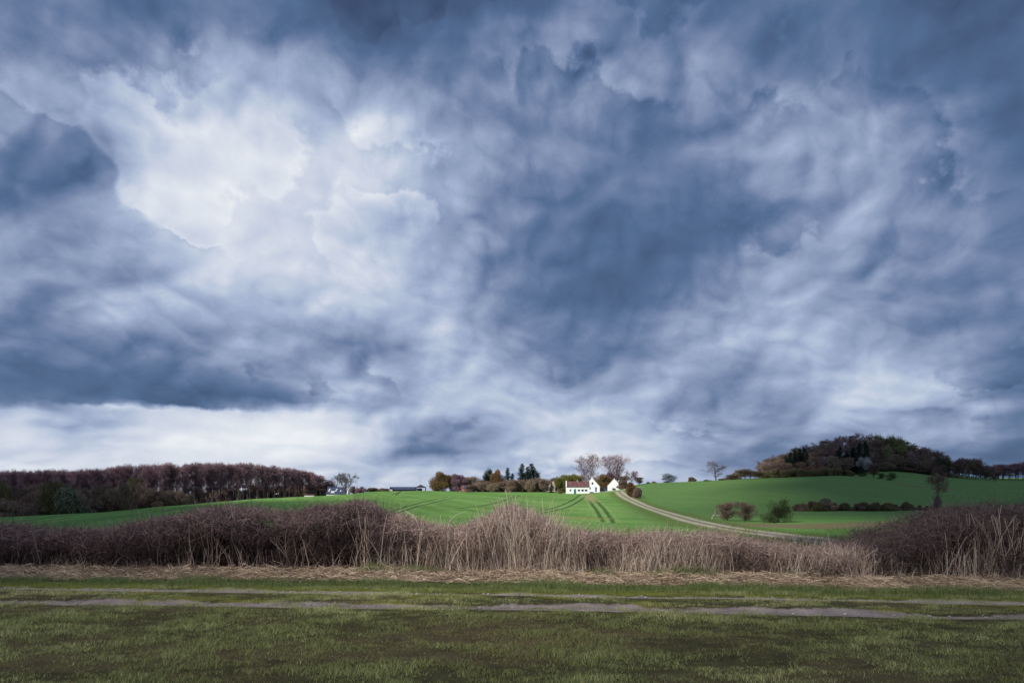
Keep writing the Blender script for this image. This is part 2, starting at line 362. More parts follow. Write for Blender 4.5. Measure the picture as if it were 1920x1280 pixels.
# ------------------------------------------------------------------ terrain
FAR = [(1200, 932), (6000, 929)]
TC = {
-700: [(45, 1012), (70, 1003), (150, 985), (200, 981), (300, 970), (600, 948)],
0: [(45, 1015), (70, 1000), (110, 981), (150, 969), (200, 973), (300, 970), (600, 950)],
150: [(45, 1010), (70, 992), (110, 972), (150, 962), (200, 964), (260, 965), (340, 958), (600, 940)],
300: [(45, 1008), (70, 987), (110, 966), (150, 957), (200, 949), (240, 951), (340, 952), (600, 942)],
400: [(45, 1005), (70, 984), (110, 963), (150, 951), (230, 941), (280, 943), (340, 944), (600, 940)],
480: [(45, 1005), (70, 981), (110, 960), (150, 946), (260, 934), (300, 936), (340, 938), (600, 938)],
560: [(45, 1005), (70, 979), (110, 958), (150, 944), (290, 930.5), (340, 932), (600, 936)],
620: [(45, 1005), (70, 979), (110, 957), (150, 943), (310, 928.5), (350, 930), (600, 934)],
700: [(45, 1005), (70, 979), (110, 956), (150, 941), (250, 927), (350, 920.5), (400, 922), (600, 930)],
800: [(45, 1006), (70, 981), (110, 957), (150, 942), (250, 926), (380, 919), (440, 921), (600, 930)],
900: [(45, 1008), (70, 983), (110, 960), (150, 945), (250, 928), (340, 921), (400, 922), (600, 930)],
1000: [(45, 1010), (70, 986), (110, 962), (150, 948), (230, 931), (300, 923), (360, 922), (500, 927), (700, 930)],
1100: [(45, 1010), (70, 988), (110, 963), (150, 949), (220, 933), (275, 925.5), (330, 920), (400, 919), (500, 923), (700, 930)],
1165: [(45, 1008), (70, 986), (110, 962), (150, 943), (200, 931), (250, 922), (300, 917.5), (350, 915.5), (420, 918), (600, 928)],
1200: [(45, 1008), (70, 984), (110, 960), (150, 945), (200, 932), (250, 919), (330, 905.5), (380, 907), (500, 916), (700, 928)],
1260: [(45, 1008), (70, 978), (100, 965), (140, 952), (200, 932), (260, 914), (330, 903.8), (380, 905.5), (500, 915), (700, 928)],
1400: [(45, 1008), (60, 992), (75, 980), (100, 967), (130, 957), (180, 932), (250, 907), (320, 896.5), (380, 898), (500, 907), (700, 925)],
1500: [(45, 1010), (60, 992), (80, 974), (110, 962), (130, 957), (180, 932), (240, 905), (300, 893), (350, 893), (450, 880), (520, 875), (700, 900)],
1590: [(45, 1010), (60, 990), (80, 974), (110, 962), (130, 957), (180, 931), (240, 901), (290, 889.5), (340, 893), (400, 888), (470, 852), (560, 852), (700, 890)],
1650: [(45, 1010), (65, 986), (100, 966), (130, 957), (180, 931), (230, 912), (300, 902), (340, 896), (400, 884), (440, 868), (480, 848), (560, 848), (700, 890)],
1700: [(45, 1010), (65, 986), (100, 966), (130, 956), (180, 932), (250, 916), (320, 903), (400, 885), (440, 876), (480, 862), (560, 862), (700, 890)],
1760: [(45, 1010), (65, 986), (100, 966), (130, 956), (180, 933), (250, 915), (320, 903), (400, 893), (450, 887), (500, 882), (560, 885), (700, 900)],
1860: [(45, 1010), (70, 985), (100, 968), (130, 957), (180, 937), (250, 917), (320, 906), (380, 901.5), (450, 903), (520, 898), (700, 895)],
1920: [(45, 1010), (70, 985), (100, 968), (130, 958), (180, 938), (250, 920), (330, 907), (380, 907), (450, 904), (520, 898), (700, 895)],
2600: [(45, 1010), (70, 988), (130, 965), (180, 945), (250, 928), (330, 915), (450, 908), (600, 900)]}
DK = np.concatenate([np.arange(-12, 40, 2.0), np.arange(40, 200, 5.0), np.arange(200, 620, 8.0), np.array([650, 700, 780, 880, 1000, 1200, 1600, 2400, 3600, 6000.])])
TK = np.linspace(-1.6, 1.6, 321)
def _tg():
    cols = sorted(TC); Zc = []
    for c in cols:
        pts = [(-12, 0.0), (16, 0.0), (19, -.10), (28, -.9)]+[(d, CAMZ-(y-HY)/F*d) for d, y in TC[c]+FAR]
        Zc.append(np.interp(DK, [p[0] for p in pts], [p[1] for p in pts]))
    Zc = np.array(Zc); tc = (np.array(cols)-CX)/F
    Zg = np.array([np.interp(TK, tc, Zc[:, j]) for j in range(len(DK))])   # D x T
    k = np.array([1, 2, 3, 2, 1.]); k /= k.sum()
    pad = np.pad(Zg, ((0, 0), (2, 2)), 'edge'); Zg = sum(k[i]*pad[:, i:i+Zg.shape[1]] for i in range(5))
    k = np.array([1, 2, 1.])/4; pad = np.pad(Zg, ((1, 1), (0, 0)), 'edge'); Z2 = sum(k[i]*pad[i:i+Zg.shape[0]] for i in range(3))
    m = (DK > 24)[:, None]; return np.where(m, Z2, Zg)
ZG = _tg()
def gz(X, Y):
    X = np.asarray(X, float); Y = np.asarray(Y, float)
    t = np.clip(X/np.maximum(Y, 8.0), -1.599, 1.599); d = np.clip(Y, -11.9, 5999)
    i = np.clip(np.searchsorted(DK, d)-1, 0, len(DK)-2); fd = (d-DK[i])/(DK[i+1]-DK[i])
    ft = (t+1.6)/(TK[1]-TK[0]); j = np.clip(ft.astype(int), 0, len(TK)-2); ft = ft-j
    z = (ZG[i, j]*(1-ft)+ZG[i, j+1]*ft)*(1-fd)+(ZG[i+1, j]*(1-ft)+ZG[i+1, j+1]*ft)*fd
    # small bumps
    a = sst(16, 60, Y)*np.clip(1-Y/900, 0, 1)
    return z+a*.25*(fbm(X*.05, Y*.05, 5, 3)-.5)+sst(12, 4, np.abs(Y-4))*.05*(fbm(X*.6, Y*1.3, 9, 3)-.5)
def hit(px, py, dmin=3, dmax=420):
    D = np.concatenate([np.arange(dmin, 40, .05), np.arange(40, dmax, .5)])
    z = gz((px-CX)/F*D, D); s = CAMZ-(py-HY)/F*D
    k = np.nonzero(z >= s)[0]
    d = float(D[k[0]]) if len(k) else dmax
    return ((px-CX)/F*d, d)
def hits(pts, **k): return np.array([hit(x, y, **k) for x, y in pts])
def dpoly(X, Y, P):
    best = np.full(X.shape, 1e9)
    for a, b in zip(P[:-1], P[1:]):
        ab = b-a; L2 = (ab**2).sum()+1e-9
        t = np.clip(((X-a[0])*ab[0]+(Y-a[1])*ab[1])/L2, 0, 1)
        best = np.minimum(best, np.hypot(X-a[0]-t*ab[0], Y-a[1]-t*ab[1]))
    return best
def smooth_poly(P, n=60):
    P = np.asarray(P, float)
    for _ in range(3):
        Q = [P[0]]
        for a, b in zip(P[:-1], P[1:]): Q += [a*.75+b*.25, a*.25+b*.75]
        Q.append(P[-1]); P = np.array(Q)
    return P
RUT_F = hits([(-500, 1093), (0, 1099), (320, 1103), (640, 1107), (960, 1111), (1280, 1115.5), (1600, 1121), (1920, 1127), (2500, 1136)])
RUT_N = hits([(-500, 1116), (60, 1125), (320, 1128), (640, 1133), (960, 1136), (1280, 1141), (1600, 1147), (1920, 1154), (2500, 1166)])
STRAW = hits([(-500, 1066), (0, 1071), (640, 1075), (1280, 1082), (1920, 1095), (2500, 1104)])
TRACK = smooth_poly(hits([(1160, 921), (1165, 926), (1177, 934), (1198, 944), (1228, 955), (1262, 965), (1292, 975), (1332, 984), (1380, 992), (1430, 999), (1490, 1006), (1560, 1014), (1700, 1028), (1900, 1050)], dmin=20))
TR = [[(1088, 927), (1072, 938), (1050, 948), (1020, 956), (985, 963)], [(1100, 928), (1088, 938), (1066, 950), (1040, 957), (1000, 965)],
      [(1096, 928), (1103, 934), (1110, 945), (1118, 955), (1124, 966), (1132, 978)], [(1104, 926), (1110, 932), (1120, 941), (1132, 953), (1142, 966), (1150, 980)],
      [(975, 929), (955, 937), (925, 945), (880, 952), (800, 957)], [(965, 930), (935, 941), (900, 948), (850, 954)],
      [(840, 931), (810, 937), (780, 944), (735, 957)], [(855, 932), (820, 940), (785, 948), (740, 962)],
      [(748, 921), (735, 928)], [(756, 920), (742, 928)], [(1120, 936), (1170, 939), (1220, 941)],
      [(700, 934), (760, 932), (840, 930)], [(520, 945), (620, 934), (760, 924)], [(430, 960), (560, 946), (700, 935)]]
TRL = [smooth_poly(hits(t, dmin=30)) for t in TR]
TRR = [smooth_poly(hits(t, dmin=60)) for t in
       [[(1260, 912), (1330, 926), (1400, 945)], [(1290, 910), (1360, 926), (1420, 944)], [(1270, 905), (1420, 907), (1590, 918), (1750, 935)],
        [(1445, 912), (1530, 938)], [(1452, 911), (1540, 938)], [(1360, 904), (1480, 926)], [(1500, 900), (1640, 915), (1760, 922), (1920, 932)], [(1560, 905), (1700, 925), (1900, 945)]]]
BANK1 = hits([(1596, 893), (1630, 898), (1680, 906), (1720, 912), (1790, 917)], dmin=150)
ROWB = hits([(1480, 957), (1600, 957), (1700, 955), (1800, 953), (1920, 953), (2300, 952)], dmin=60)
VERG1 = hits([(1390, 983), (1440, 985), (1520, 988), (1600, 984), (1700, 980)], dmin=30)
STRA2 = hits([(1000, 967), (1050, 969), (1110, 972)], dmin=30)

def ground_color(X, Y):
    n1 = fbm(X*.9, Y*.9, 21, 4); n2 = fbm(X*.13, Y*.13, 31, 4); n3 = fbm(X*.02, Y*.02, 41, 3); nf = .55*fbm(X*5, Y*5, 51, 3)+.45*fbm(X*17, Y*14, 53, 3)
    C = lambda r, g, b: np.array([r, g, b])
    col = np.zeros(X.shape+(3,))
    def mixc(m, c):
        nonlocal col
        m = np.clip(m, 0, 1)[..., None]; col = col*(1-m)+np.asarray(c)*m
    # crop field
    col[:] = C(.128, .258, .060)
    mixc(sst(.35, .65, n3)*.6, C(.165, .275, .075)); mixc(sst(.45, .7, n2)*.5, C(.088, .19, .042)); ns = fbm(X*.35+Y*.1, Y*.03, 63, 4); mixc(sst(.5, .7, ns)*.5, C(.080, .17, .040)); mixc(sst(.45, .3, ns)*.35, C(.20, .30, .09))
    mixc(sst(.62, .8, fbm(X*.25, Y*.05, 61, 3))*.3, C(.12, .22, .05))
    right = sst(.14, .2, X/np.maximum(Y, 1))*sst(60, 110, Y)
    mixc(right*.7, C(.092, .168, .055))
    # fine drill rows running across the slope on the right
    mixc(right*.16*(np.sin((X*.8+Y*.35)*1.3)*.5+.5), C(.10, .20, .05))
    for P in TRL:
        d = dpoly(X, Y, P); wd = np.clip(.22+Y*.0011, .2, .6)
        mixc(sst(wd*1.25, wd*.6, d+(n1-.5)*.25)*.8, C(.030, .070, .018)); mixc(sst(wd*1.2, wd*.4, np.abs(d-wd*2.0))*.3, C(.22, .33, .12))
    for P in TRL[2:4]:
        d = dpoly(X, Y, P); mixc(sst(.9, .3, d)*sst(150, 215, Y)*.8, C(.34, .27, .13))
    for P in TRR: mixc(sst(.9, .2, dpoly(X, Y, P))*.28, C(.11, .17, .05))
    mixc(sst(4.5, 1.5, dpoly(X, Y, STRA2)*(.6+n2*.8))*.6, C(.22, .21, .07))
    # rough ground just beyond the hedge
    mixc(sst(52, 38, Y+6*(n2-.5))*sst(16, 20, Y), C(.10, .13, .04)); mixc(sst(.5, .7, n2)*sst(55, 40, Y)*sst(16, 20, Y)*.7, C(.20, .15, .08))
    d = dpoly(X, Y, VERG1); mixc(sst(5, 2, d+3*(n2-.5))*.85, C(.20, .15, .085))
    d = dpoly(X, Y, ROWB); mixc(sst(4.5, 1.5, d+4*(n2-.5))*.7, C(.16, .12, .065))
    d = dpoly(X, Y, BANK1); mixc(sst(3.6, 1.8, d+2*(n2-.5))*.8, C(.17, .105, .06))
    # lane to the farm
    d = dpoly(X, Y, TRACK)
    mixc(sst(5.0, 2.6, d+1.6*(n2-.5)+.6*(n1-.5))*.75, C(.10, .14, .035))
    w = np.interp(Y, [40, 90, 240], [1.8, 1.3, 1.55])
    rut = np.exp(-((d-w*.62)/(w*.34))**2)
    mixc(np.clip(rut*1.5, 0, 1)*(.7+.6*(n1-.2)), C(.44, .37, .30))
    mixc(sst(1.3, .2, d)*sst(60, 45, Y)*.8, C(.30, .25, .225))
    # farmyard gravel
    mixc(sst(7, 5, np.hypot((X-41)/2.2, (Y-286)/.9)), C(.42, .40, .36))
    # woodland floor and far land
    tt = X/np.maximum(Y, 1)
    mixc(sst(330, 420, Y)*sst(.1, -.1, tt), C(.06, .10, .035))
    wood = sst(400, 425, Y+15*(n2-.5)+np.abs(tt-.5)*90)*sst(.34, .37, tt)*sst(.70, .62, tt)
    mixc(wood, C(.055, .038, .022)); mixc(sst(620, 900, Y), C(.05, .08, .035))
    lw = sst(158, 172, Y-np.interp(tt, [-1.2, -.75, -.63, -.5, -.4, -.3, -.27], [0, 0, 12, 45, 85, 135, 150]))*sst(-.25, -.3, tt)
    mixc(lw, C(.045, .032, .022))
    # ---- foreground
    fg = sst(16.5, 15.5, Y)
    mixc(fg, C(.050, .046, .022))
    mixc(fg*sst(.45, .65, fbm(X*.5, Y*1.2, 71, 3))*.6, C(.085, .066, .036))
    ys = np.interp(X, STRAW[:, 0], STRAW[:, 1])
    mixc(sst(ys-1.15, ys-.9, Y+.5*(n1-.5))*sst(16, 15, Y), C(.24, .155, .10))
    yf = np.interp(X, RUT_F[:, 0], RUT_F[:, 1]); yn = np.interp(X, RUT_N[:, 0], RUT_N[:, 1])
    mixc(fg*sst(ys-.8, ys-1.1, Y)*sst(yf+.05, yf+.2, Y), C(.065, .078, .03))
    mixc(sst(.25, .15, np.abs(Y-yf+.05)+.42*(n1-.5)+.30*(nf-.5)), C(.27, .222, .205)*(.75+.5*nf[..., None]))
    mixc(sst(.28, .17, np.abs(Y-yn)+.50*(n1-.5)+.30*(nf-.5)), C(.235, .192, .178)*(.75+.5*nf[..., None]))
    mos = fbm(X*1.6, Y*3.5, 81, 3)
    mixc(sst(.5, .68, mos)*sst(yf+.25, yf+.1, Y)*sst(yn-1.0, yn+.3, Y)*.55*(1-sst(.25, .1, np.abs(Y-yf))*.8)*(1-sst(.25, .1, np.abs(Y-yn))*.8), C(.17, .17, .02))
    mixc(fg*sst(.30, .12, np.abs(Y-yf-.32)+.12*(n1-.5))*.5, C(.16, .17, .02))
    return np.clip(col, .004, .9)

def build_ground():
    Yr = np.concatenate([np.arange(-12, 4, 1.0), 4*np.exp(np.linspace(0, math.log(15/4), 400, endpoint=False)), 15*np.exp(np.linspace(0, math.log(700/15), 480)), np.geomspace(720, 6000, 30)])
    T = np.concatenate([np.linspace(-1.5, -.86, 40, endpoint=False), np.linspace(-.86, .86, 1000), np.linspace(.86, 1.5, 41)[1:]])
    YY, TT = np.meshgrid(Yr, T, indexing='ij'); XX = TT*(np.maximum(YY, 0)*1.0+np.where(YY > 40, 4, 4+(40-YY)*.2))
    ZZ = gz(XX, YY)
    # ruts are pressed in
    yf = np.interp(XX, RUT_F[:, 0], RUT_F[:, 1]); yn = np.interp(XX, RUT_N[:, 0], RUT_N[:, 1])
    ZZ -= .035*sst(.35, .1, np.abs(YY-yf))+.035*sst(.35, .1, np.abs(YY-yn))
    C = ground_color(XX, YY)
    C = np.concatenate([C, np.ones(C.shape[:2]+(1,))], -1)
    r, c = XX.shape; idx = np.arange(r*c).reshape(r, c)
    Fq = np.stack([idx[:-1, :-1], idx[:-1, 1:], idx[1:, 1:], idx[1:, :-1]], -1).reshape(-1, 4)
    me = mk_mesh('ground', np.stack([XX, YY, ZZ], -1), Fq, M['ground'], color=C.reshape(-1, 4), smooth=True)
    tag(obj('ground', me), kind='structure')
build_ground()

# ------------------------------------------------------------------ solid cloud blockers added out of view behind the camera to shade the land
def shade_cloud(gx, gy, rx, ry, rot, seed, alt=480, thick=26, rag=1.0):
    c = Vector((gx, gy, 0))+SD*(alt/SD.z)
    bm = bmesh.new(); bmesh.ops.create_icosphere(bm, subdivisions=5, radius=1)
    V = np.array([v.co[:] for v in bm.verts]); bm.verts.ensure_lookup_table()
    n = fbm(V[:, 0]*2.4+seed*7, V[:, 1]*2.4+V[:, 2], seed, 4)-.5
    n2 = fbm(V[:, 0]*6+seed*3, V[:, 1]*6+V[:, 2]*3, seed+5, 4)-.5
    V = V*(1+rag*(.55*n+.25*n2))[:, None]
    ca, sa = math.cos(rot), math.sin(rot)
    Xn = V[:, 0]*rx; Yn = V[:, 1]*ry
    for v, x, y, z in zip(bm.verts, Xn*ca-Yn*sa, Xn*sa+Yn*ca, V[:, 2]*thick): v.co = (x, y, z)
    for f in bm.faces: f.smooth = True
    me = bpy.data.meshes.new('shade_cloud'); bm.to_mesh(me); bm.free(); me.materials.append(M['shade_cloud'])
    o = obj('shade_cloud', me); o.location = c; tag(o, kind='structure'); return o
shade_cloud(0, -33.5, 170, 37, 0, 3, alt=190, thick=12, rag=.2)
shade_cloud(160, 225, 74, 235, R(-24), 5, alt=640, rag=.7)
shade_cloud(335, 455, 120, 125, R(-20), 8, alt=640)
shade_cloud(-126, 135, 66, 125, R(35), 12, alt=560)
shade_cloud(-61, 12, 58, 42, R(14), 14, alt=190, thick=12, rag=.4)
shade_cloud(62, 17, 56, 44, R(-8), 17, alt=190, thick=12, rag=.4)
#PART2
# ------------------------------------------------------------------ tree and shrub prototypes
def grow(P, W, n, tr, ang, ln, trop, K, wig, wr, tone=None, lenfall=.5):
    """children of every parent path: n each, starting in tr, leaving at ang, of length ln"""
    N_ = len(P); idx = np.repeat(np.arange(N_), n); m = len(idx)
    t = RNG.uniform(tr[0], tr[1], m); kk = P.shape[1]-1; f = t*kk; i = np.minimum(f.astype(int), kk-1); f = (f-i)[:, None]
    pos = P[idx, i]*(1-f)+P[idx, i+1]*f; td = nrm(P[idx, i+1]-P[idx, i]); w0 = W[idx, i]*(1-f[:, 0])+W[idx, i+1]*f[:, 0]
    pr = nrm(np.cross(td, RNG.normal(size=(m, 3)))); a = R(1)*RNG.uniform(ang[0], ang[1], m)[:, None]
    d = td*np.cos(a)+pr*np.sin(a)
    if lenfall > 5:
        c0 = lenfall-10; q = np.clip((t-c0)/(1.03-c0), 0, 1); l = RNG.uniform(ln[0], ln[1], m)*(np.sin(np.pi*q**.8)**.6*.85+.22)
    else: l = RNG.uniform(ln[0], ln[1], m)*(1-lenfall*t)
    Q = np.zeros((m, K, 3)); Q[:, 0] = pos
    for k in range(1, K):
        d = nrm(d+np.array([0, 0, trop])/K+RNG.normal(size=(m, 3))*wig/K**.5)
        Q[:, k] = Q[:, k-1]+d*(l/(K-1))[:, None]
    w = np.linspace(1, .35, K)[None]*(w0*wr)[:, None]
    return Q, w
def bare_tree(name, H, trunk_r, clear, spread, mb, mc, n1=16, n2=6, n3=6, n4=4, ang=(30, 60), trop=.9, stems=1, twig=.045, lean=.05, fork=0, l1=None, twl=(.5, 1.1), lf=.78):
    K = 9; P = np.zeros((stems, K, 3)); W = np.zeros((stems, K))
    for s in range(stems):
        a = RNG.uniform(0, 6.28); b = s*6.28/max(stems, 1)
        off = np.array([math.cos(b), math.sin(b)])*(.12*H*fork if stems > 1 else 0)
        p = np.array([0, 0, 0.]); drift = RNG.normal(size=2)*lean
        for k in range(K):
            f = k/(K-1); P[s, k] = [off[0]*f**1.1+drift[0]*H*f*f*.5+RNG.normal()*.01*H*(k > 0), off[1]*f**1.1+drift[1]*H*f*f*.5, H*.93*f*(1 if s == 0 else RNG.uniform(.88, 1.0))]
        W[s] = trunk_r*(1-np.linspace(0, .88, K))*(1 if stems == 1 else .75)
    l1 = l1 or (spread*.75, spread*1.1)
    B1, w1 = grow(P, W, n1, (clear, .97), ang, l1, trop, 7, .35, .5, lenfall=10+clear)
    B2, w2 = grow(B1, w1, n2, (.2, 1), (25, 55), (l1[0]*.4, l1[1]*.5), trop*.7, 5, .4, .55, lenfall=.3)
    B3, w3 = grow(B2, w2, n3, (.2, 1), (25, 60), (twl[0]*1.5, twl[1]*1.6), trop*.6, 4, .4, .5)
    parts = [tube(P, W, RNG.uniform(0, 1, stems), 6), tube(B1, np.maximum(w1, .02), RNG.uniform(0, 1, len(B1)), 4)]
    cp = [ribbon(B2, np.maximum(w2*2, twig*1.5), RNG.uniform(.1, .6, len(B2))), ribbon(B3, np.full(w3.shape, twig), RNG.uniform(.1, .9, len(B3)))]
    if n4:
        B4, w4 = grow(B3, w3, n4, (.15, 1), (25, 60), twl, trop*.5, 3, .4, .5)
        cp.append(ribbon(B4, np.full(w4.shape, twig*.8), RNG.uniform(.3, 1, len(B4))))
    V, Fq, T = join(parts); tm = mk_mesh(name+'_trunk', V, Fq, mb, smooth=True)
    V2, F2, T2 = join(cp); cm = mk_mesh(name+'_crown', V2, F2, mc, tone=T2)
    return {'trunk': tm, 'crown': cm, 'H': float(V2[:, 2].max()), 'Wd': float(np.percentile(V2[:, 0], 99)-np.percentile(V2[:, 0], 1))}
def lumps(n, w, d, h, z0, r, flat=.6):
    L_ = []
    for i in range(n):
        a = RNG.uniform(0, 6.28); q = RNG.uniform(0, 1)**.5
        x, y = math.cos(a)*q, math.sin(a)*q
        z = z0+(h-z0)*RNG.uniform(.1, 1)*(1-flat*q*q)
        L_.append((x*w/2*.8, y*d/2*.8, z-r*.5, r*RNG.uniform(.6, 1.25)))
    return L_
def shrub(name, w, d, h, mc, mb, n=9, r=None, leaves=9000, leaf=.12, z0=.15, sprigs=700, flat=.6, stemr=.05, nst=7, ribs=None, squash=.85):
    """a bush: stems, and foliage or twigs packed into uneven lumps"""
    r = r or min(w, h)*.3; L_ = lumps(n, w, d, h, h*z0, r, flat)
    C = []; S = []; T = []
    per = leaves//n
    for x, y, z, q in L_:
        u = nrm(RNG.normal(size=(per, 3))); rad = q*(.25+.75*RNG.uniform(0, 1, per)**.45)[:, None]
        rad = rad*(1+.30*(fbm(u[:, 0]*3+x, u[:, 1]*3+u[:, 2]*2+y, 3, 3)-.5))[:, None]
        c = u*rad*np.array([1, 1, squash])+np.array([x, y, z]); C.append(c); T.append(np.clip(RNG.uniform(0, 1, per)*.6+RNG.uniform(0, .4), 0, 1))
    C = np.concatenate(C); T = np.concatenate(T); k = C[:, 2] > .02; C = C[k]; T = T[k]
    if ribs:
        d0 = nrm(RNG.normal(size=C.shape)+np.array([0, 0, .8])); ln = RNG.uniform(ribs[0], ribs[1], len(C))[:, None]
        P = np.stack([C-d0*ln/2, C+RNG.normal(size=C.shape)*ln*.08, C+d0*ln/2], 1)
        f1 = ribbon(P, np.full(P.shape[:2], leaf), T)
    else: f1 = leafq(C, RNG.uniform(.6, 1.3, len(C))*leaf, T)
    # sprigs standing out of the outline
    q = C[RNG.integers(0, len(C), sprigs)]; ctr = np.array([0, 0, h*.3]); dd = nrm(nrm(q-ctr)+np.array([0, 0, .5])+RNG.normal(size=q.shape)*.3)
    ln = RNG.uniform(.05, .16, (sprigs, 1))*h
    P = np.stack([q, q+dd*ln*.5, q+dd*ln], 1); f2 = ribbon(P, np.full(P.shape[:2], leaf*.35), RNG.uniform(0, 1, sprigs))
    V, Fq, TT = join([f1, f2]); V[:, 2] = np.maximum(V[:, 2], .0)
    cm = mk_mesh(name+'_crown', V, Fq, mc, tone=TT)
    P = np.zeros((nst, 5, 3)); W = np.zeros((nst, 5))
    for s in range(nst):
        tgt = np.array(L_[s % n][:3]); 
        for k_ in range(5): P[s, k_] = np.array([tgt[0]*.25, tgt[1]*.25, 0])*(1-k_/4)+tgt*(k_/4)+RNG.normal(size=3)*.03*w*(0 < k_)
        P[s, 0, 2] = -.1; W[s] = np.linspace(stemr, stemr*.35, 5)
    V2, F2, _ = tube(P, W, np.zeros(nst), 5)
    return {'trunk': mk_mesh(name+'_stem', V2, F2, mb, smooth=True), 'crown': cm, 'H': float(np.percentile(V[:, 2], 99.7)), 'Wd': float(np.percentile(V[:, 0], 99)-np.percentile(V[:, 0], 1))}
def conifer(name, H, r, mc, tiers=26, gap=.06, irregular=.25, per=18, needles=30, leaf=.32):
    P = np.array([[[0, 0, H*k/6] for k in range(7)]]); P[0, 1:, :2] += RNG.normal(size=(6, 2))*.01*H; W = np.array([np.linspace(.022*H, .004*H, 7)])
    C = []; BP = []
    for t in range(tiers):
        f = gap+(1-gap)*t/tiers; z = H*f; rr = r*(1-f)**.65*(1+RNG.normal()*irregular*.5)+.12
        for b in range(per):
            a = RNG.uniform(0, 6.28); l = rr*RNG.uniform(1-irregular*1.6, 1.08)
            s = np.linspace(0, 1, 5)[:, None]; dr = np.array([math.cos(a), math.sin(a), 0])
            p = np.array([P[0, min(6, int(f*6)), 0], P[0, min(6, int(f*6)), 1], z])+dr*l*s+np.array([0, 0, 1])*(-.28*l*s**1.0+.16*l*s**2.5); BP.append(p)
            q = RNG.uniform(.2, 1, needles)[:, None]; c = p[0]+dr*l*q+np.array([0, 0, 1])*(-.28*l*q+.16*l*q**2.5)
            C.append(c+RNG.normal(size=c.shape)*np.array([.14, .14, .10])*(.5+l*.35))
    C = np.concatenate(C); BP = np.array(BP)
    V, Fq, T = leafq(C, RNG.uniform(.6, 1.3, len(C))*leaf, RNG.uniform(0, 1, len(C)), droop=.4, aspect=.45)
    cm = mk_mesh(name+'_crown', V, Fq, mc, tone=T)
    V2, F2, _ = join([tube(P, W, np.zeros(1), 6), tube(BP, np.repeat(np.linspace(.05, .01, 5)[None], len(BP), 0), np.zeros(len(BP)), 3)])
    return {'trunk': mk_mesh(name+'_trunk', V2, F2, M['bark']), 'crown': cm, 'H': H*1.01, 'Wd': r*2}
ORD = 'first second third fourth fifth sixth seventh eighth ninth tenth eleventh twelfth thirteenth fourteenth fifteenth sixteenth seventeenth'.split()
def plant(proto, name, label, cat, px, D, top=None, h=None, w=None, group=None, rz=None, sink=.1, y=None, wpx=None):
    """stand a prototype on the ground; top: picture row its tip reaches, wpx: crown width in picture columns"""
    X = (px-CX)/F*D; Z = float(gz(X, D))-sink
    if top is not None: h = (CAMZ-(top-HY)/F*D)-Z
    sz = h/proto['H']
    if wpx: w = wpx/F*D
    sw = w/proto['Wd'] if w else sz
    rz = RNG.uniform(0, 6.28) if rz is None else rz
    t = thing(name, label, cat, (X, D, Z), rz, group); t.scale = (sw, sw, sz)
    a = obj('stem' if 'bush' in name or 'shrub' in name else 'trunk', proto['trunk'], t)
    b = obj('crown', proto['crown'], t)
    return t

# ------------------------------------------------------------------ left wood
birch = [bare_tree('forest', 16, .17, .30, 3.4, M['bark'], M['crown_wood'], n1=30, n2=5, n3=5, n4=4, ang=(18, 40), trop=1.1, twig=.036) for _ in range(4)]
birch += [bare_tree('forest_pale', 16, .15, .28, 3.2, M['bark_pale'], M['crown_wood'], n1=28, n2=5, n3=5, n4=4, ang=(18, 40), trop=1.1, twig=.036)]
UNDER = []
FT = [(-200, 884), (-60, 880), (0, 879), (60, 877), (130, 877), (180, 875), (240, 868), (300, 865), (400, 864), (470, 865), (510, 870), (550, 875), (580, 880), (600, 888), (612, 899)]
FD = [(-200, 235), (0, 235), (150, 240), (300, 250), (400, 268), (480, 292), (560, 318), (612, 326)]
fx = [p[0] for p in FT]; fy = [p[1] for p in FT]; dx = [p[0] for p in FD]; dy = [p[1] for p in FD]
def forest(n, x0, x1, back, vis):
    for i in range(n):
        px = x0+(x1-x0)*(i+RNG.uniform(0, 1))/n
        D = float(np.interp(px, dx, dy))+RNG.uniform(back[0], back[1])
        top = float(np.interp(px, fx, fy))+RNG.uniform(0, 7)*(1 if vis else .8)-1
        p = birch[RNG.integers(0, 5)]
        plant(p, 'bare_tree', 'slender purple-brown bare tree %s the dense wood on the left' % ('on the near edge of' if back[0] < 5 else 'inside'), 'tree', px, D, top=top,
              w=RNG.uniform(3.2, 5.2), group='bare trees %s the dense wood on the left' % ('on the near edge of' if back[0] < 5 else 'inside'))
forest(112, -60, 618, (0, 7), True); forest(62, -60, 606, (8, 18), True); forest(40, -60, 600, (20, 40), False)
for i in range(22):
    px = 300+308*i/21; D = float(np.interp(px, dx, dy))+RNG.uniform(20, 34)
    UNDER.append((px, D, float(np.interp(px, [300, 450, 560, 610], [921, 912, 906, 903]))+RNG.uniform(-4, 5)))
for (px, D, top, wp) in [(612, 330, 905, 26), (618, 331, 897, 20), (600, 325, 893, 26)]:
    plant(birch[1], 'bare_tree', 'low bare tree closing the right-hand end of the left wood', 'tree', px, D, top=top, wpx=wp, group='low bare trees at the end of the left wood')
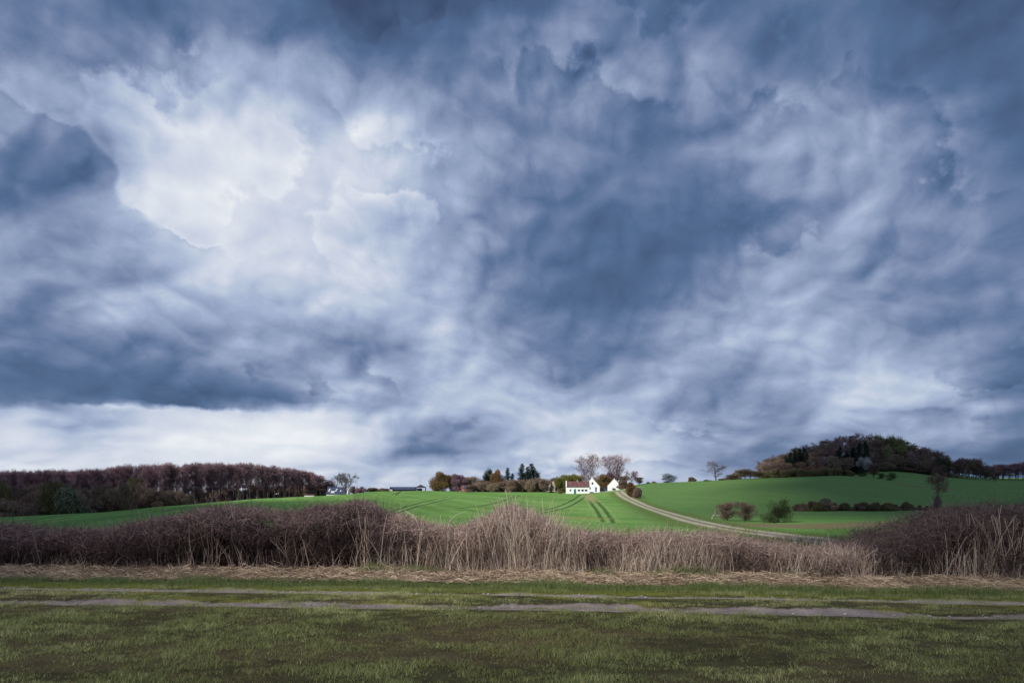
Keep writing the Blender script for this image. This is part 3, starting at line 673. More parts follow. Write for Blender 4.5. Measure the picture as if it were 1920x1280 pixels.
# scrub in front of it
sb = [shrub('scrub', 7, 6, 6, M['crown_brown'], M['bark'], n=10, leaves=7000, leaf=.07, ribs=(.5, 1.1), z0=.1, flat=.4) for _ in range(3)]
ST = [(-160, 900), (0, 903), (40, 912), (70, 905), (110, 905), (150, 916), (200, 908), (250, 906), (280, 912), (330, 920), (350, 926)]
for i in range(34):
    px = -80+420*i/33+RNG.uniform(-4, 4); D = 176+RNG.uniform(-4, 14)+max(0, px-120)*.16
    top = np.interp(px, [p[0] for p in ST], [p[1] for p in ST])+RNG.uniform(-2, 6)
    plant(sb[i % 3], 'scrub_bush', 'dense brown scrub bush along the foot of the left wood', 'bush', px, D, top=top, w=RNG.uniform(6, 9), group='brown scrub bushes at the foot of the left wood')
for i in range(30):
    px = -80+430*i/29+RNG.uniform(-4, 4); D = 163+RNG.uniform(-2, 5)+max(0, px-60)*.20
    top = np.interp(px, [-150, 100, 200, 330, 350], [930, 938, 930, 920, 925])+RNG.uniform(-3, 5)
    plant(sb[(i+1) % 3], 'scrub_bush', 'dark low thicket bush at the edge of the left field', 'bush', px, D, top=top, w=RNG.uniform(5, 7.5), group='dark thicket bushes at the edge of the left field')
for px, D, top in UNDER:
    plant(sb[int(px) % 3], 'understorey_bush', 'dark undergrowth bush behind the trunks of the left wood', 'bush', px, D, top=top, wpx=30, group='undergrowth bushes behind the trunks of the left wood')
willow = shrub('willow', 5, 5, 5, M['crown_olive'], M['bark'], n=8, leaves=7000, leaf=.10, ribs=(.4, .8), flat=.8)
plant(willow, 'willow_bush', 'rounded yellow-green bush among the brown scrub before the left wood', 'bush', 105, 168, top=904, wpx=32)
plant(willow, 'willow_bush', 'small yellow-brown bush on the far left before the left wood', 'bush', 12, 168, top=907, wpx=22)
plant(willow, 'willow_bush', 'yellowish bush right of the rounded yellow-green one in the scrub', 'bush', 258, 205, top=898, wpx=24)
sage = shrub('sage', 6, 5, 4, M['sage'], M['bark'], n=9, leaves=9000, leaf=.10, ribs=(.3, .6), flat=.5)
plant(sage, 'sage_bush', 'wide grey-green bush standing out of the dark thicket on the left', 'bush', 121, 160, top=915, wpx=54)

# ------------------------------------------------------------------ far skyline, left to centre
oakp = bare_tree('open_tree', 12, .32, .22, 4.2, M['bark'], M['crown_grey'], n1=13, n2=6, n3=6, n4=4, ang=(35, 70), trop=.5, twig=.045, stems=1, lean=.1)
popl = bare_tree('poplar', 18, .30, .22, 6.6, M['bark_red'], M['crown_pink'], n1=16, n2=7, n3=6, n4=4, ang=(22, 48), trop=1.2, stems=4, fork=1.2, twig=.021)
popl2 = bare_tree('poplar_b', 18, .28, .22, 6.6, M['bark_red'], M['crown_pink'], n1=15, n2=7, n3=6, n4=4, ang=(20, 44), trop=1.2, stems=5, fork=1.3, twig=.020)
plant(oakp, 'bare_tree', 'tall bare tree above the blue-grey roof beside the wood', 'tree', 632, 333, top=883, wpx=24)
plant(bare_tree('fan_tree', 12, .3, .2, 3.6, M['bark'], M['crown_grey'], n1=9, n2=6, n3=5, n4=3, stems=4, fork=2.0, ang=(20, 45), trop=.8, twig=.05), 'bare_tree', 'fan-shaped bare tree with several upright limbs right of the blue-grey roof', 'tree', 648.5, 315, top=883.5, wpx=36)
low = shrub('lowbush', 4, 4, 3, M['crown_brown'], M['bark'], n=8, leaves=5000, leaf=.07, ribs=(.3, .7))
lowp = shrub('lowbush_red', 5, 4, 4, M['crown_wood'], M['bark'], n=8, leaves=6000, leaf=.06, ribs=(.4, .8))
for px, D, top, wp in [(664, 355, 911, 20), (680, 360, 912, 20), (700, 365, 914, 26), (716, 372, 915, 18), (625, 345, 905, 14), (724, 378, 915.5, 14)]:
    plant(low if px > 690 else lowp, 'low_bush', 'low reddish-brown bush on the skyline between the left wood and the long barn', 'bush', px, D, top=top, wpx=wp, group='low bushes on the skyline left of the long barn')
orange = shrub('orange_willow', 8, 7, 9, M['crown_tan'], M['bark'], n=13, leaves=13000, leaf=.06, ribs=(.5, 1.2), z0=.1, flat=.35, r=2.4)
plum = shrub('plum', 7, 7, 8, M['crown_wood'], M['bark'], n=12, leaves=13000, leaf=.055, ribs=(.5, 1.1), z0=.15, flat=.4, r=2.1)
plant(orange, 'willow_tree', 'dense orange-brown tree left of the purple one on the skyline', 'tree', 829, 350, top=885, wpx=35)
plant(plum, 'bare_tree', 'dense purple-brown tree between the orange one and the red cottage', 'tree', 858, 352, top=889, wpx=30)
plant(plum, 'bare_tree', 'smaller purplish tree close behind the red cottage', 'tree', 872, 362, top=894, wpx=20)
twiggy = bare_tree('twiggy', 8, .12, .1, 3.4, M['bark'], M['crown_brown'], n1=14, n2=6, n3=6, n4=4, stems=3, fork=1.5, ang=(20, 50), trop=.8, twig=.045)
plant(twiggy, 'bare_tree', 'thin twiggy tree rising behind the right side of the red cottage', 'tree', 886, 358, top=891, wpx=30)
plant(twiggy, 'bare_tree', 'thin twiggy tree at the left end of the brown thicket', 'tree', 900, 352, top=898, wpx=26)
thick = [shrub('thicket', 7, 6, 7, M['crown_brown'], M['bark'], n=12, leaves=10000, leaf=.06, ribs=(.6, 1.3), z0=.05, flat=.25, r=1.9) for _ in range(2)]
tht = [(886, 908), (900, 903), (913, 902), (926, 905), (938, 903), (950, 900), (962, 899), (974, 899), (986, 899), (998, 898), (1008, 896), (1016, 902)]
for i, (px, top) in enumerate(tht):
    plant(thick[i % 2], 'thicket_bush', 'tall clipped brown bush, %s from the left in the row below the conifers' % ORD[i], 'bush', px, 322+(i % 3)*4, top=top, wpx=20, group='tall brown bushes of the row below the conifers')
pine = shrub('pine', 6, 5, 7, M['fir'], M['bark'], n=9, leaves=10000, leaf=.16, z0=.35, flat=.5, r=1.5)
plant(pine, 'pine_tree', 'dark rounded pine behind the left part of the brown row', 'tree', 917, 345, top=880, wpx=25)
plant(orange, 'willow_tree', 'tall tan tree in front of the dark rounded pine', 'tree', 931, 332, top=881, wpx=24)
con = [conifer('spruce', 14, 3.0, M['fir']), conifer('spruce_b', 14, 3.4, M['fir'], irregular=.4), conifer('spruce_c', 12, 2.6, M['fir'], tiers=22)]
for px, top, wp, lb in [(952, 875, 15, 'narrow ragged spruce standing left of the smaller one on the skyline'), (961, 886, 13, 'small spruce just right of the narrow ragged one'),
                        (979, 867, 19, 'tall dark spruce, left one of the big pair on the skyline'), (998, 867, 24, 'tallest dark spruce, right one of the big pair on the skyline'), (989, 873, 16, 'dark spruce filling the gap between the big pair'),
                        (1008, 886, 14, 'short dark spruce at the right foot of the big pair')]:
    plant(con[int(px) % 3], 'spruce_tree', lb, 'tree', px, 345, top=top, wpx=wp*1.7)
plant(con[2], 'spruce_tree', 'small dark-green spruce in front of the pale brick gable', 'tree', 1034, 298, top=904, wpx=13)
for px, D, top, wp in [(1018, 318, 895, 16), (1027, 330, 897, 18), (1040, 335, 893, 20), (1050, 330, 896, 18), (1044, 300, 910, 10), (1024, 300, 909, 14)]:
    plant(twiggy, 'bare_tree', 'small twiggy brown tree between the conifers and the white farmhouse', 'tree', px, D, top=top, wpx=wp, group='small twiggy trees left of the white farmhouse')
limes = shrub('lime_tree', 7, 6, 7, M['leaf_lime'], M['bark'], n=12, leaves=11000, leaf=.06, ribs=(.3, .8), z0=.15, flat=.5, r=1.7)
plant(limes, 'budding_tree', 'yellow-green budding tree directly behind the left end of the white farmhouse', 'tree', 1056, 300, top=890, wpx=30)
plant(limes, 'budding_tree', 'olive budding tree behind the middle of the dark red roof', 'tree', 1076, 303, top=889, wpx=28)
plant(twiggy, 'bare_tree', 'thin grey-brown tree above the dark red roof', 'tree', 1086, 308, top=888, wpx=26)
plant(low, 'low_bush', 'small yellowish bush at the left corner of the white farmhouse', 'bush', 1052, 281, top=919.5, wpx=7)
plant(popl, 'poplar_tree', 'large pinkish bare poplar clump rising behind the orange roof', 'tree', 1104, 318, top=847.5, wpx=50)
plant(popl2, 'poplar_tree', 'large pinkish bare poplar clump rising between the two white gables', 'tree', 1153, 322, top=847, wpx=54)
plant(orange, 'willow_tree', 'broad rounded tan tree between the two white gables', 'tree', 1131, 309, top=889.5, wpx=34)
plant(plum, 'bare_tree', 'dark purple tree behind the broad tan one', 'tree', 1142, 322, top=886, wpx=22)
plant(twiggy, 'bare_tree', 'purple-brown twiggy tree right of the second white gable', 'tree', 1169, 312, top=890, wpx=26)
mag = bare_tree('purple_tree', 9, .2, .16, 5.2, M['bark'], M['crown_wood'], n1=14, n2=7, n3=6, n4=4, ang=(35, 65), trop=.5, twig=.05)
plant(mag, 'bare_tree', 'round-headed purple bare tree right of the white gables', 'tree', 1183, 318, top=880.5, wpx=36)
plant(thick[0], 'thicket_bush', 'brown bush beside the second white gable under the purple tree', 'bush', 1171, 296, top=900, wpx=18)
plant(twiggy, 'bare_tree', 'low purple-grey tree on the skyline right of the round-headed one', 'tree', 1198, 322, top=893, wpx=20)
plant(shrub('tan_bush', 4, 4, 5, M['crown_tan'], M['bark'], n=16, leaves=9000, leaf=.04, ribs=(.4, .9), flat=.1, z0=.0, r=.95), 'tan_bush', 'upright tan and dark bush beside the top of the farm lane', 'bush', 1186, 200, top=904, wpx=22)
plant(thick[1], 'thicket_bush', 'dark brown bush just below the upright tan bush by the lane', 'bush', 1195, 190, top=914, wpx=14)
# right skyline
evg = shrub('evergreen', 5, 4, 5, M['leaf_dark'], M['bark'], n=10, leaves=9000, leaf=.12, z0=.1)
plant(evg, 'round_bush', 'round dark-green bush alone on the skyline right of the farm', 'bush', 1253, 335, top=887.5, wpx=25)
plant(low, 'low_bush', 'very small bush on the skyline left of the lone oak', 'bush', 1298, 333, top=894, wpx=15)
for px, top, wp in [(1226, 902, 9), (1216, 903, 8)]: plant(low, 'low_bush', 'tiny bush on the skyline between the farm and the round green bush', 'bush', px, 345, top=top, wpx=wp, group='tiny skyline bushes right of the farm')
plant(bare_tree('oak', 12, .36, .16, 7.0, M['bark'], M['crown_grey'], n1=17, n2=8, n3=7, n4=4, ang=(38, 75), trop=.6, twig=.04, lean=.12), 'oak_tree', 'lone spreading bare oak on the skyline left of the wooded hill', 'tree', 1342, 325, top=863, wpx=44)
sk = [(1326, 899, 12), (1354, 897, 14), (1364, 894, 14), (1370, 889, 16), (1380, 886, 16), (1387, 879, 18), (1397, 877, 18), (1407, 880, 16), (1417, 881, 16), (1426, 884, 14)]
for i, (px, top, wp) in enumerate(sk):
    plant(evg if px == 1370 else twiggy if top < 886 else low, 'skyline_bush', 'dark ball-shaped evergreen bush right of the lone oak' if px == 1370 else 'ragged dark bush in the line joining the oak to the wooded hill', 'bush', px, 318, top=top, wpx=wp*1.2, group=None if px == 1370 else 'ragged bushes between the oak and the wooded hill')
hb = shrub('hedge_bush', 6, 4, 3, M['crown_olive'], M['bark'], n=9, leaves=7000, leaf=.07, ribs=(.3, .7))
hb2 = shrub('hedge_bush_dark', 6, 4, 3, M['leaf_dark'], M['bark'], n=9, leaves=7000, leaf=.09)
hx = [1428, 1592]; 
for i in range(17):
    px = 1430+162*i/16; D = float(np.interp(px, [1400, 1500, 1590], [318, 301, 290]))
    plant(hb if i % 3 else hb2, 'hedge_bush', 'dark olive bush, %s from the left in the long low hedge below the wooded hill' % ORD[i], 'bush', px, D, top=float(np.interp(px, [1430, 1500, 1560, 1592], [884, 880, 877, 882]))+RNG.uniform(-1, 2), wpx=19, group='bushes of the low hedge at the foot of the wooded hill')
brk = shrub('bracken', 5, 3, 2, material('bracken', [(.12, .06, .04), (.26, .15, .10), (.36, .23, .16)], tone=True), M['bark'], n=8, leaves=6000, leaf=.09, ribs=(.3, .7))
for px, top, wp in [(1508, 876, 24), (1530, 873, 24), (1553, 875, 22), (1572, 878, 20)]:
    plant(brk, 'bracken_bush', 'patch of rusty-pink dead bracken above the low hedge', 'bush', px, 318, top=top, wpx=wp, group='rusty bracken patches above the low hedge')

# ------------------------------------------------------------------ wooded hill
beech = [bare_tree('hill_tree', 14, .2, .2, 5.6, M['bark'], M['crown_brown'], n1=24, n2=6, n3=5, n4=4, ang=(28, 58), trop=.8, twig=.065) for _ in range(3)]
beech.append(bare_tree('hill_tree_grey', 14, .2, .22, 5.4, M['bark_pale'], M['crown_wood'], n1=18, n2=6, n3=5, n4=4, ang=(22, 48), trop=.9, twig=.06))
HT = [(1416, 884), (1424, 868), (1434, 858), (1448, 851), (1462, 847), (1480, 842), (1500, 834), (1530, 828), (1560, 820), (1580, 813), (1606, 809.5), (1630, 812), (1660, 818), (1690, 822), (1712, 830), (1740, 835), (1758, 845), (1776, 853), (1790, 858), (1806, 854), (1832, 855), (1850, 864), (1900, 866), (1960, 862), (2200, 864)]
hx_ = [p[0] for p in HT]; hy_ = [p[1] for p in HT]
GH = 'bare brown trees of the wooded hill'
def hill_row(x0, x1, n, D0, dtop, jit, hmin=8, hmax=17):
    band = 'along the crest' if D0 > 455 else 'half-way up' if D0 > 415 else 'at the foot'
    for i in range(n):
        px = x0+(x1-x0)*(i+RNG.uniform(.2, .8))/n; D = D0+RNG.uniform(-jit, jit); X = (px-CX)/F*D
        zt = float(gz(X, D)); topz = CAMZ-(np.interp(px, hx_, hy_)+dtop+RNG.uniform(-2, 4)-HY)/F*D
        h = min(topz-zt, RNG.uniform(hmin*1.15, hmax))
        if h < 3: continue
        plant(beech[RNG.integers(0, 4)], 'beech_tree', 'bare brown tree among others %s of the wooded hill' % band, 'tree', px, D, h=h, w=h*RNG.uniform(.5, .72), group='bare brown trees %s of the wooded hill' % band)
hill_row(1424, 1780, 24, 476, 0, 5, 10, 40); hill_row(1440, 1780, 26, 462, 3, 6, 10, 22); hill_row(1420, 1770, 28, 444, 6, 6, 9, 16); hill_row(1416, 1800, 28, 425, 8, 6, 8, 14); hill_row(1420, 1600, 12, 372, 10, 12, 8, 12); hill_row(1600, 1770, 12, 408, 20, 5, 7, 11)
for px, D, top, wp in [(1482, 360, 846, 15), (1491, 362, 841, 15), (1500, 366, 839, 16), (1508, 370, 838, 16), (1474, 356, 853, 13)]:
    plant(con[int(px) % 3], 'spruce_tree', 'dark spruce in the group on the left shoulder of the wooded hill', 'tree', px, D, top=top, wpx=wp*1.8, group='dark spruces on the left shoulder of the hill')
for px, D, top, wp in [(1574, 400, 836, 16), (1588, 402, 843, 20), (1600, 398, 838, 22), (1612, 400, 828, 18), (1623, 402, 825, 15), (1596, 392, 858, 22), (1582, 394, 855, 18)]:
    plant(con[int(px) % 3], 'spruce_tree', 'tall dark spruce in the group at the centre of the wooded hill', 'tree', px, D, top=top, wpx=wp*1.7, group='dark spruces at the centre of the hill')
ivy = shrub('ivy_tree', 6, 6, 12, M['ivy'], M['bark'], n=12, leaves=9000, leaf=.22, z0=.3, flat=.5, r=2.0)
for px, D, top, wp in [(1650, 450, 815, 18), (1664, 448, 818, 22), (1678, 446, 818, 20), (1692, 444, 820, 18), (1702, 440, 832, 18), (1684, 430, 836, 24), (1662, 430, 838, 20), (1672, 418, 850, 20)]:
    plant(ivy, 'ivy_tree', 'green ivy-clad tree on the upper right of the wooded hill', 'tree', px, D, top=top, wpx=wp, group='green ivy-clad trees on the upper right of the hill')
for px, D, top, wp in [(1560, 385, 856, 42), (1544, 380, 862, 30), (1655, 405, 866, 30), (1690, 410, 866, 36), (1716, 410, 868, 32), (1735, 408, 872, 30), (1500, 360, 866, 30), (1470, 350, 868, 30), (1450, 345, 868, 28), (1436, 340, 870, 26)]:
    plant(thick[int(px) % 2], 'understorey_bush', 'rounded brown bush at the foot of the wooded hill', 'bush', px, D, top=top, wpx=wp, group='rounded brown bushes at the foot of the hill')
plant(shrub('cherry', 6, 6, 7, M['blossom'], M['bark'], n=12, leaves=8000, leaf=.07, z0=.3, r=1.3, ribs=(.3, .6)), 'blossom_tree', 'pale white-blossoming tree before the dark spruces on the hill', 'tree', 1619, 385, top=857, wpx=24)
plant(evg, 'dark_evergreen', 'dark rounded evergreen tree at the right foot of the wooded hill', 'tree', 1763, 400, top=850, wpx=24)
plant(evg, 'dark_evergreen', 'second, lower dark evergreen touching the rounded one at the right foot of the hill', 'tree', 1775, 400, top=861, wpx=18)
plant(shrub('red_bush', 6, 6, 6, M['crown_brown'], M['bark'], n=11, leaves=9000, leaf=.06, ribs=(.4, .9), r=1.5), 'rounded_bush', 'rounded brown bush low on the slope right of the hill', 'bush', 1762, 372, top=872, wpx=26)
for i in range(26):
    px = 1784+(1870-1784)*(i+RNG.uniform(.2, .8))/26; D = 400+RNG.uniform(-6, 22)
    plant(beech[RNG.integers(0, 4)], 'bare_tree', 'bare tree in the row of brown trees right of the wooded hill', 'tree', px, D, top=float(np.interp(px, [1784, 1800, 1835, 1845, 1870], [866, 855, 855, 868, 874]))+RNG.uniform(0, 6), w=RNG.uniform(5, 7), group='bare trees in the row right of the hill')
for k, (D0, dt) in enumerate([(500, 6), (515, 2), (530, 0)]):
    for i in range(13):
        px = 1840+(2000-1840)*(i+RNG.uniform(.2, .8))/13; D = D0+RNG.uniform(-5, 5)
        plant(birch[RNG.integers(0, 5)], 'distant_tree', 'distant purple-brown tree of the far wood at the right edge', 'tree', px, D, top=float(np.interp(px, [1840, 1870, 1920, 2080], [873, 868, 863, 864]))+dt+RNG.uniform(0, 3), w=RNG.uniform(7, 9), group='trees of the far wood at the right edge')
# bushes in the back field
for px, D, top, wp, lb in [(1615, 352, 883, 18, 'low dark bush at the left end of the field bank below the hill'), (1652, 330, 886, 13, 'small round dark bush in the middle of the field bank'), (1671, 322, 886, 17, 'larger round dark-green bush near the bottom of the field bank')]:
    plant(evg, 'round_bush', lb, 'bush', px, D, top=top, wpx=wp)
plant(twiggy, 'bare_tree', 'thin bare tree between the small bushes on the field bank', 'tree', 1638, 338, top=866, wpx=24)
plant(bare_tree('leaning', 8, .16, .38, 3.6, M['bark'], M['crown_brown'], n1=15, n2=6, n3=6, n4=4, ang=(35, 70), trop=.5, twig=.034, lean=.1, stems=2, fork=.5, twl=(.3, .7)), 'bare_tree', 'lone flat-topped thorn tree in the valley on the right', 'tree', 1759, 128, top=884, wpx=40)
plant(plum, 'thorn_bush', 'small reddish bush at the foot of the lone thorn tree', 'bush', 1759, 126, top=929, wpx=14)
post = thing('fence_post', 'short pale post standing on the field bank on the right', 'post', (*[(at(1702, 912, 316))[i] for i in (0, 1)], float(gz(at(1702, 912, 316)[0], 316))))
V, Fq, T = tube(np.array([[[0, 0, -.1], [0, 0, .6], [0, 0, 1.5]]]), np.array([[.09, .09, .08]]), np.zeros(1), 6); obj('shaft', mk_mesh('shaft', V, Fq, M['deadwood']), post)
# bushes along the valley floor
vb = [shrub('valley_bush', 5, 3, 2.4, M['crown_brown'], M['bark'], n=9, leaves=9000, leaf=.035, ribs=(.25, .6)), shrub('valley_bush_b', 5, 3, 2.4, M['crown_olive'], M['bark'], n=9, leaves=9000, leaf=.032, ribs=(.25, .6))]
for i, (px, top, wp) in enumerate([(1497, 943, 20), (1510, 942, 20), (1524, 938, 24), (1540, 940, 22), (1560, 940, 24), (1578, 941, 20), (1607, 942, 22), (1622, 940, 24), (1640, 940, 24), (1658, 941, 24), (1674, 943, 22), (1702, 939, 16), (1726, 945, 14), (1742, 946, 12), (1912, 943, 16), (1895, 947, 12)]):
    plant(vb[i % 2], 'valley_bush', 'low brown bush, %s from the left in the broken hedge line across the right valley' % ORD[i], 'bush', px, 127+(i % 3), top=top+1.5, wpx=wp*1.45, group='low bushes of the hedge line across the right valley')
plant(sage, 'sage_bush', 'pale grey-green bush in the valley hedge line on the right', 'bush', 1551, 129, top=934, wpx=30)
nb = [bare_tree('thorn', 3, .045, .08, 1.5, M['bark'], M['crown_brown'], n1=14, n2=6, n3=6, n4=4, stems=6, fork=2.2, ang=(25, 65), trop=.4, twig=.013, twl=(.12, .32)), shrub('thorn_green', 3, 2.6, 3, M['leaf_dark'], M['bark'], n=17, r=.55, leaves=14000, leaf=.05, z0=.1, sprigs=1200)]
plant(nb[0], 'thorn_bush', 'bare brown thorn bush, leftmost of the three beside the lane', 'bush', 1364, 80, top=938, wpx=42)
plant(nb[0], 'thorn_bush', 'narrower brown thorn bush, middle one of the three beside the lane', 'bush', 1397, 78, top=938, wpx=40)
plant(nb[1], 'thorn_bush', 'green-leaved rounded bush, rightmost of the three beside the lane', 'bush', 1457, 74, top=937, wpx=50)
lg = thing('dead_branch', 'bleached broken branch lying beside the thorn bushes by the lane', 'branch', tuple(at(1348, 960, 82)))
lg.location.z = float(gz(lg.location.x, 82))
P = np.array([[[-.5, 0, 1.2], [-.45, 0, .7], [-.2, 0, .45], [.3, .1, .3], [.9, 0, .15]], [[-.45, 0, .7], [-.7, 0, .5], [-.75, .1, .3], [-.8, 0, .15], [-.85, 0, 0]], [[-.2, 0, .45], [.1, .1, .6], [.4, 0, .55], [.7, .1, .45], [1.0, 0, .4]]])
V, Fq, T = tube(P, np.repeat(np.array([[.05, .08, .09, .07, .03]]), 3, 0), np.zeros(3), 6); obj('limb', mk_mesh('limb', V, Fq, M['deadwood'], smooth=True), lg)
#PART3
# ------------------------------------------------------------------ buildings
def bmobj(name, fn, m, parent):
    bm = bmesh.new(); fn(bm); bmesh.ops.recalc_face_normals(bm, faces=bm.faces)
    me = bpy.data.meshes.new(name); bm.to_mesh(me); bm.free(); me.materials.append(m); return obj(name, me, parent)
def box(bm, x0, x1, y0, y1, z0, z1):
    v = [bm.verts.new(p) for p in [(x0, y0, z0), (x1, y0, z0), (x1, y1, z0), (x0, y1, z0), (x0, y0, z1), (x1, y0, z1), (x1, y1, z1), (x0, y1, z1)]]
    for f in [(0, 1, 2, 3), (4, 5, 6, 7), (0, 1, 5, 4), (1, 2, 6, 5), (2, 3, 7, 6), (3, 0, 4, 7)]: bm.faces.new([v[i] for i in f])
def prism(bm, prof, a0, a1, axis):
    """closed outline prof (u, z) pushed along the axis from a0 to a1"""
    mk = (lambda u, z, a: (a, u, z)) if axis == 'x' else (lambda u, z, a: (u, a, z))
    A = [bm.verts.new(mk(u, z, a0)) for u, z in prof]; B = [bm.verts.new(mk(u, z, a1)) for u, z in prof]
    bm.faces.new(A); bm.faces.new(B[::-1]); n = len(prof)
    for i in range(n): bm.faces.new([A[i], A[(i+1) % n], B[(i+1) % n], B[i]])
def window(parent, x, y, z, w, h, bars=True, face='-y', m=None):
    f = bmobj('window', lambda bm: [box(bm, x-w/2, x+w/2, y-.06, y+.03, z+h-.07, z+h), box(bm, x-w/2, x+w/2, y-.06, y+.03, z, z+.07),
        box(bm, x-w/2, x-w/2+.07, y-.055, y+.03, z+.07, z+h-.07), box(bm, x+w/2-.07, x+w/2, y-.055, y+.03, z+.07, z+h-.07)]+([box(bm, x-.03, x+.03, y-.05, y+.03, z+.07, z+h-.07)] if bars else []), m or M['frame'], parent)
    bmobj('pane', lambda bm: box(bm, x-w/2+.07, x+w/2-.07, y-.02, y+.02, z+.07, z+h-.07), M['glass'], f)
def roof_slabs(bm, hw, eave, ridge, a0, a1, axis, th=.16, over=.25):
    s = (ridge-eave)/hw; k = over
    for sg in (-1, 1):
        prism(bm, [(0, ridge+th), (0, ridge+.01), (sg*(hw+k), eave-s*k+.01), (sg*(hw+k), eave-s*k+th)], a0, a1, axis)
ZB = lambda x, y: float(gz(x, y))
# long white house
p = at(1083, 925, 280); HZ = CAMZ-(925.6-HY)/F*280
h1 = thing('farmhouse', 'long low white house with weathered dark red roof and teal door', 'house', (p.x, 280, HZ), R(-4))
HLn, EV, RD = 9.6, 3.05, 5.05
bmobj('wall', lambda bm: prism(bm, [(-2.4, -1.5), (2.4, -1.5), (2.4, EV), (0, RD), (-2.4, EV)], -HLn/2, HLn/2, 'x'), M['white'], h1)
rf = bmobj('roof', lambda bm: roof_slabs(bm, 2.4, EV, RD, -HLn/2+.3, HLn/2, 'x'), M['tile_red'], h1)
bmobj('gable_coping', lambda bm: prism(bm, [(-2.65, EV-.05), (-2.4, EV-.05), (0, RD-.05), (2.4, EV-.05), (2.65, EV-.05), (0, RD+.34)], -HLn/2-.02, -HLn/2+.3, 'x'), M['white'], h1)
dr = bmobj('door', lambda bm: box(bm, -1.55, -.75, -2.46, -2.3, 0.12, 2.0), M['teal'], h1)
bmobj('handle', lambda bm: box(bm, -.9, -.84, -2.5, -2.46, 1.0, 1.15), M['metal'], dr)
for x, w in [(-2.95, .6), (.45, .9), (1.95, .95), (3.35, .95)]: window(h1, x, -2.4, 1.15, w, .75)
bmobj('chimney', lambda bm: [box(bm, -.3, .1, -.2, .2, 4.9, 5.6), box(bm, -.36, .16, -.26, .26, 5.6, 5.7)], M['metal'], rf)
# gabled white house with orange roof
p = at(1110, 921, 286)
h2 = thing('farmhouse', 'taller white gabled house with orange roof behind the long one', 'house', (p.x, 286, CAMZ-(922-HY)/F*286), R(-8))
def house2(t, hw, ev, rd, ln, roofm):
    bmobj('wall', lambda bm: prism(bm, [(-hw, -1.5), (hw, -1.5), (hw, ev), (0, rd), (-hw, ev)], 0, ln, 'y'), M['white'], t)
    return bmobj('roof', lambda bm: roof_slabs(bm, hw, ev, rd, .22, ln+.1, 'y', th=.14, over=.22), roofm, t)
rf = house2(h2, 3.2, 2.3, 5.75, 9.5, M['tile_orange'])
bmobj('gable_coping', lambda bm: prism(bm, [(-3.45, 2.1), (-3.2, 2.25), (0, 5.7), (3.2, 2.25), (3.45, 2.1), (0, 5.98)], -.03, .22, 'y'), M['white'], h2)
bmobj('chimney', lambda bm: [box(bm, -.35, .25, 4.2, 4.8, 5.3, 6.6), box(bm, -.41, .31, 4.14, 4.86, 6.6, 6.7)], M['pink_wall'], rf)
window(h2, .2, 0, 3.2, .75, .85, m=M['frame']); window(h2, -1.05, 0, 1.1, 1.0, .95, m=M['blue_door'])
dr = bmobj('door', lambda bm: box(bm, 1.25, 2.05, -.05, .06, .1, 2.05), M['blue_door'], h2); bmobj('handle', lambda bm: box(bm, 1.35, 1.41, -.1, -.05, 1, 1.15), M['metal'], dr)
bmobj('plinth', lambda bm: box(bm, -1.75, .7, -.12, -.002, -.4, .12), M['frame'], h2)
# second white gable
p = at(1151.5, 918, 298)
h3 = thing('farmhouse', 'small white gabled house with mossy roof right of the orange-roofed one', 'house', (p.x, 298, CAMZ-(918.5-HY)/F*298), R(-9))
rf = house2(h3, 2.85, 1.9, 4.85, 8.5, M['tile_moss'])
bmobj('gable_coping', lambda bm: prism(bm, [(-3.1, 1.7), (-2.85, 1.85), (0, 4.8), (2.85, 1.85), (3.1, 1.7), (0, 5.05)], -.03, .22, 'y'), M['white'], h3)
window(h3, 1.55, 0, 1.0, 1.25, .75)
bm_ = bmobj('bench', lambda bm: [box(bm, -.9, .5, -.6, -.25, .38, .44), box(bm, -.85, -.78, -.55, -.3, -.1, .38), box(bm, .38, .45, -.55, -.3, -.1, .38), box(bm, -.9, .5, -.28, -.24, .5, .85)], M['dark_wood'], None)
tag(bm_, 'dark garden bench against the small white gabled house', 'bench'); bm_.name = 'garden_bench'
bm_.matrix_world = Matrix.Translation(h3.location)@Matrix.Rotation(R(-9), 4, 'Z')
# dark shed between
p = at(1136, 919, 300)
sh = thing('shed', 'low dark blue shed left of the small white gabled house', 'shed', (p.x, 300, CAMZ-(919.5-HY)/F*300), R(-6))
bmobj('wall', lambda bm: box(bm, -1.1, 1.1, 0, 2, -.5, 1.3), M['tile_blue'], sh)
bmobj('roof', lambda bm: prism(bm, [(-.2, 1.3), (2.2, 1.55), (2.2, 1.68), (-.2, 1.43)], -1.25, 1.25, 'x'), M['dark_wood'], sh)
# blue-grey roofed house by the wood
p = at(635, 927, 322); hb_ = thing('cottage', 'house with large blue-grey roof and skylights at the end of the left wood', 'house', (p.x, 322, CAMZ-(928.2-HY)/F*322), R(3))
bmobj('wall', lambda bm: prism(bm, [(-3.2, -1), (3.2, -1), (3.2, .9), (0, 3.8), (-3.2, .9)], -5, 4.75, 'x'), M['white'], hb_)
rf = bmobj('roof', lambda bm: roof_slabs(bm, 3.2, .9, 3.8, -5.1, 3.6, 'x', th=.15, over=.3), M['tile_blue'], hb_)
for x, z, w in [(-3.9, 2.6, .55), (-4.1, 1.9, .5), (-.6, 2.6, .5), (-.9, 1.9, .5), (1.4, 1.9, .5)]:
    yy = -3.2*(3.8-z)/2.9
    bmobj('skylight', lambda bm: prism(bm, [(yy-.25, z-.20+.22), (yy+.25, z+.25+.22), (yy+.25, z+.25+.12), (yy-.25, z-.20+.12)], x-w/2, x+w/2, 'x'), M['frame_white'], rf)
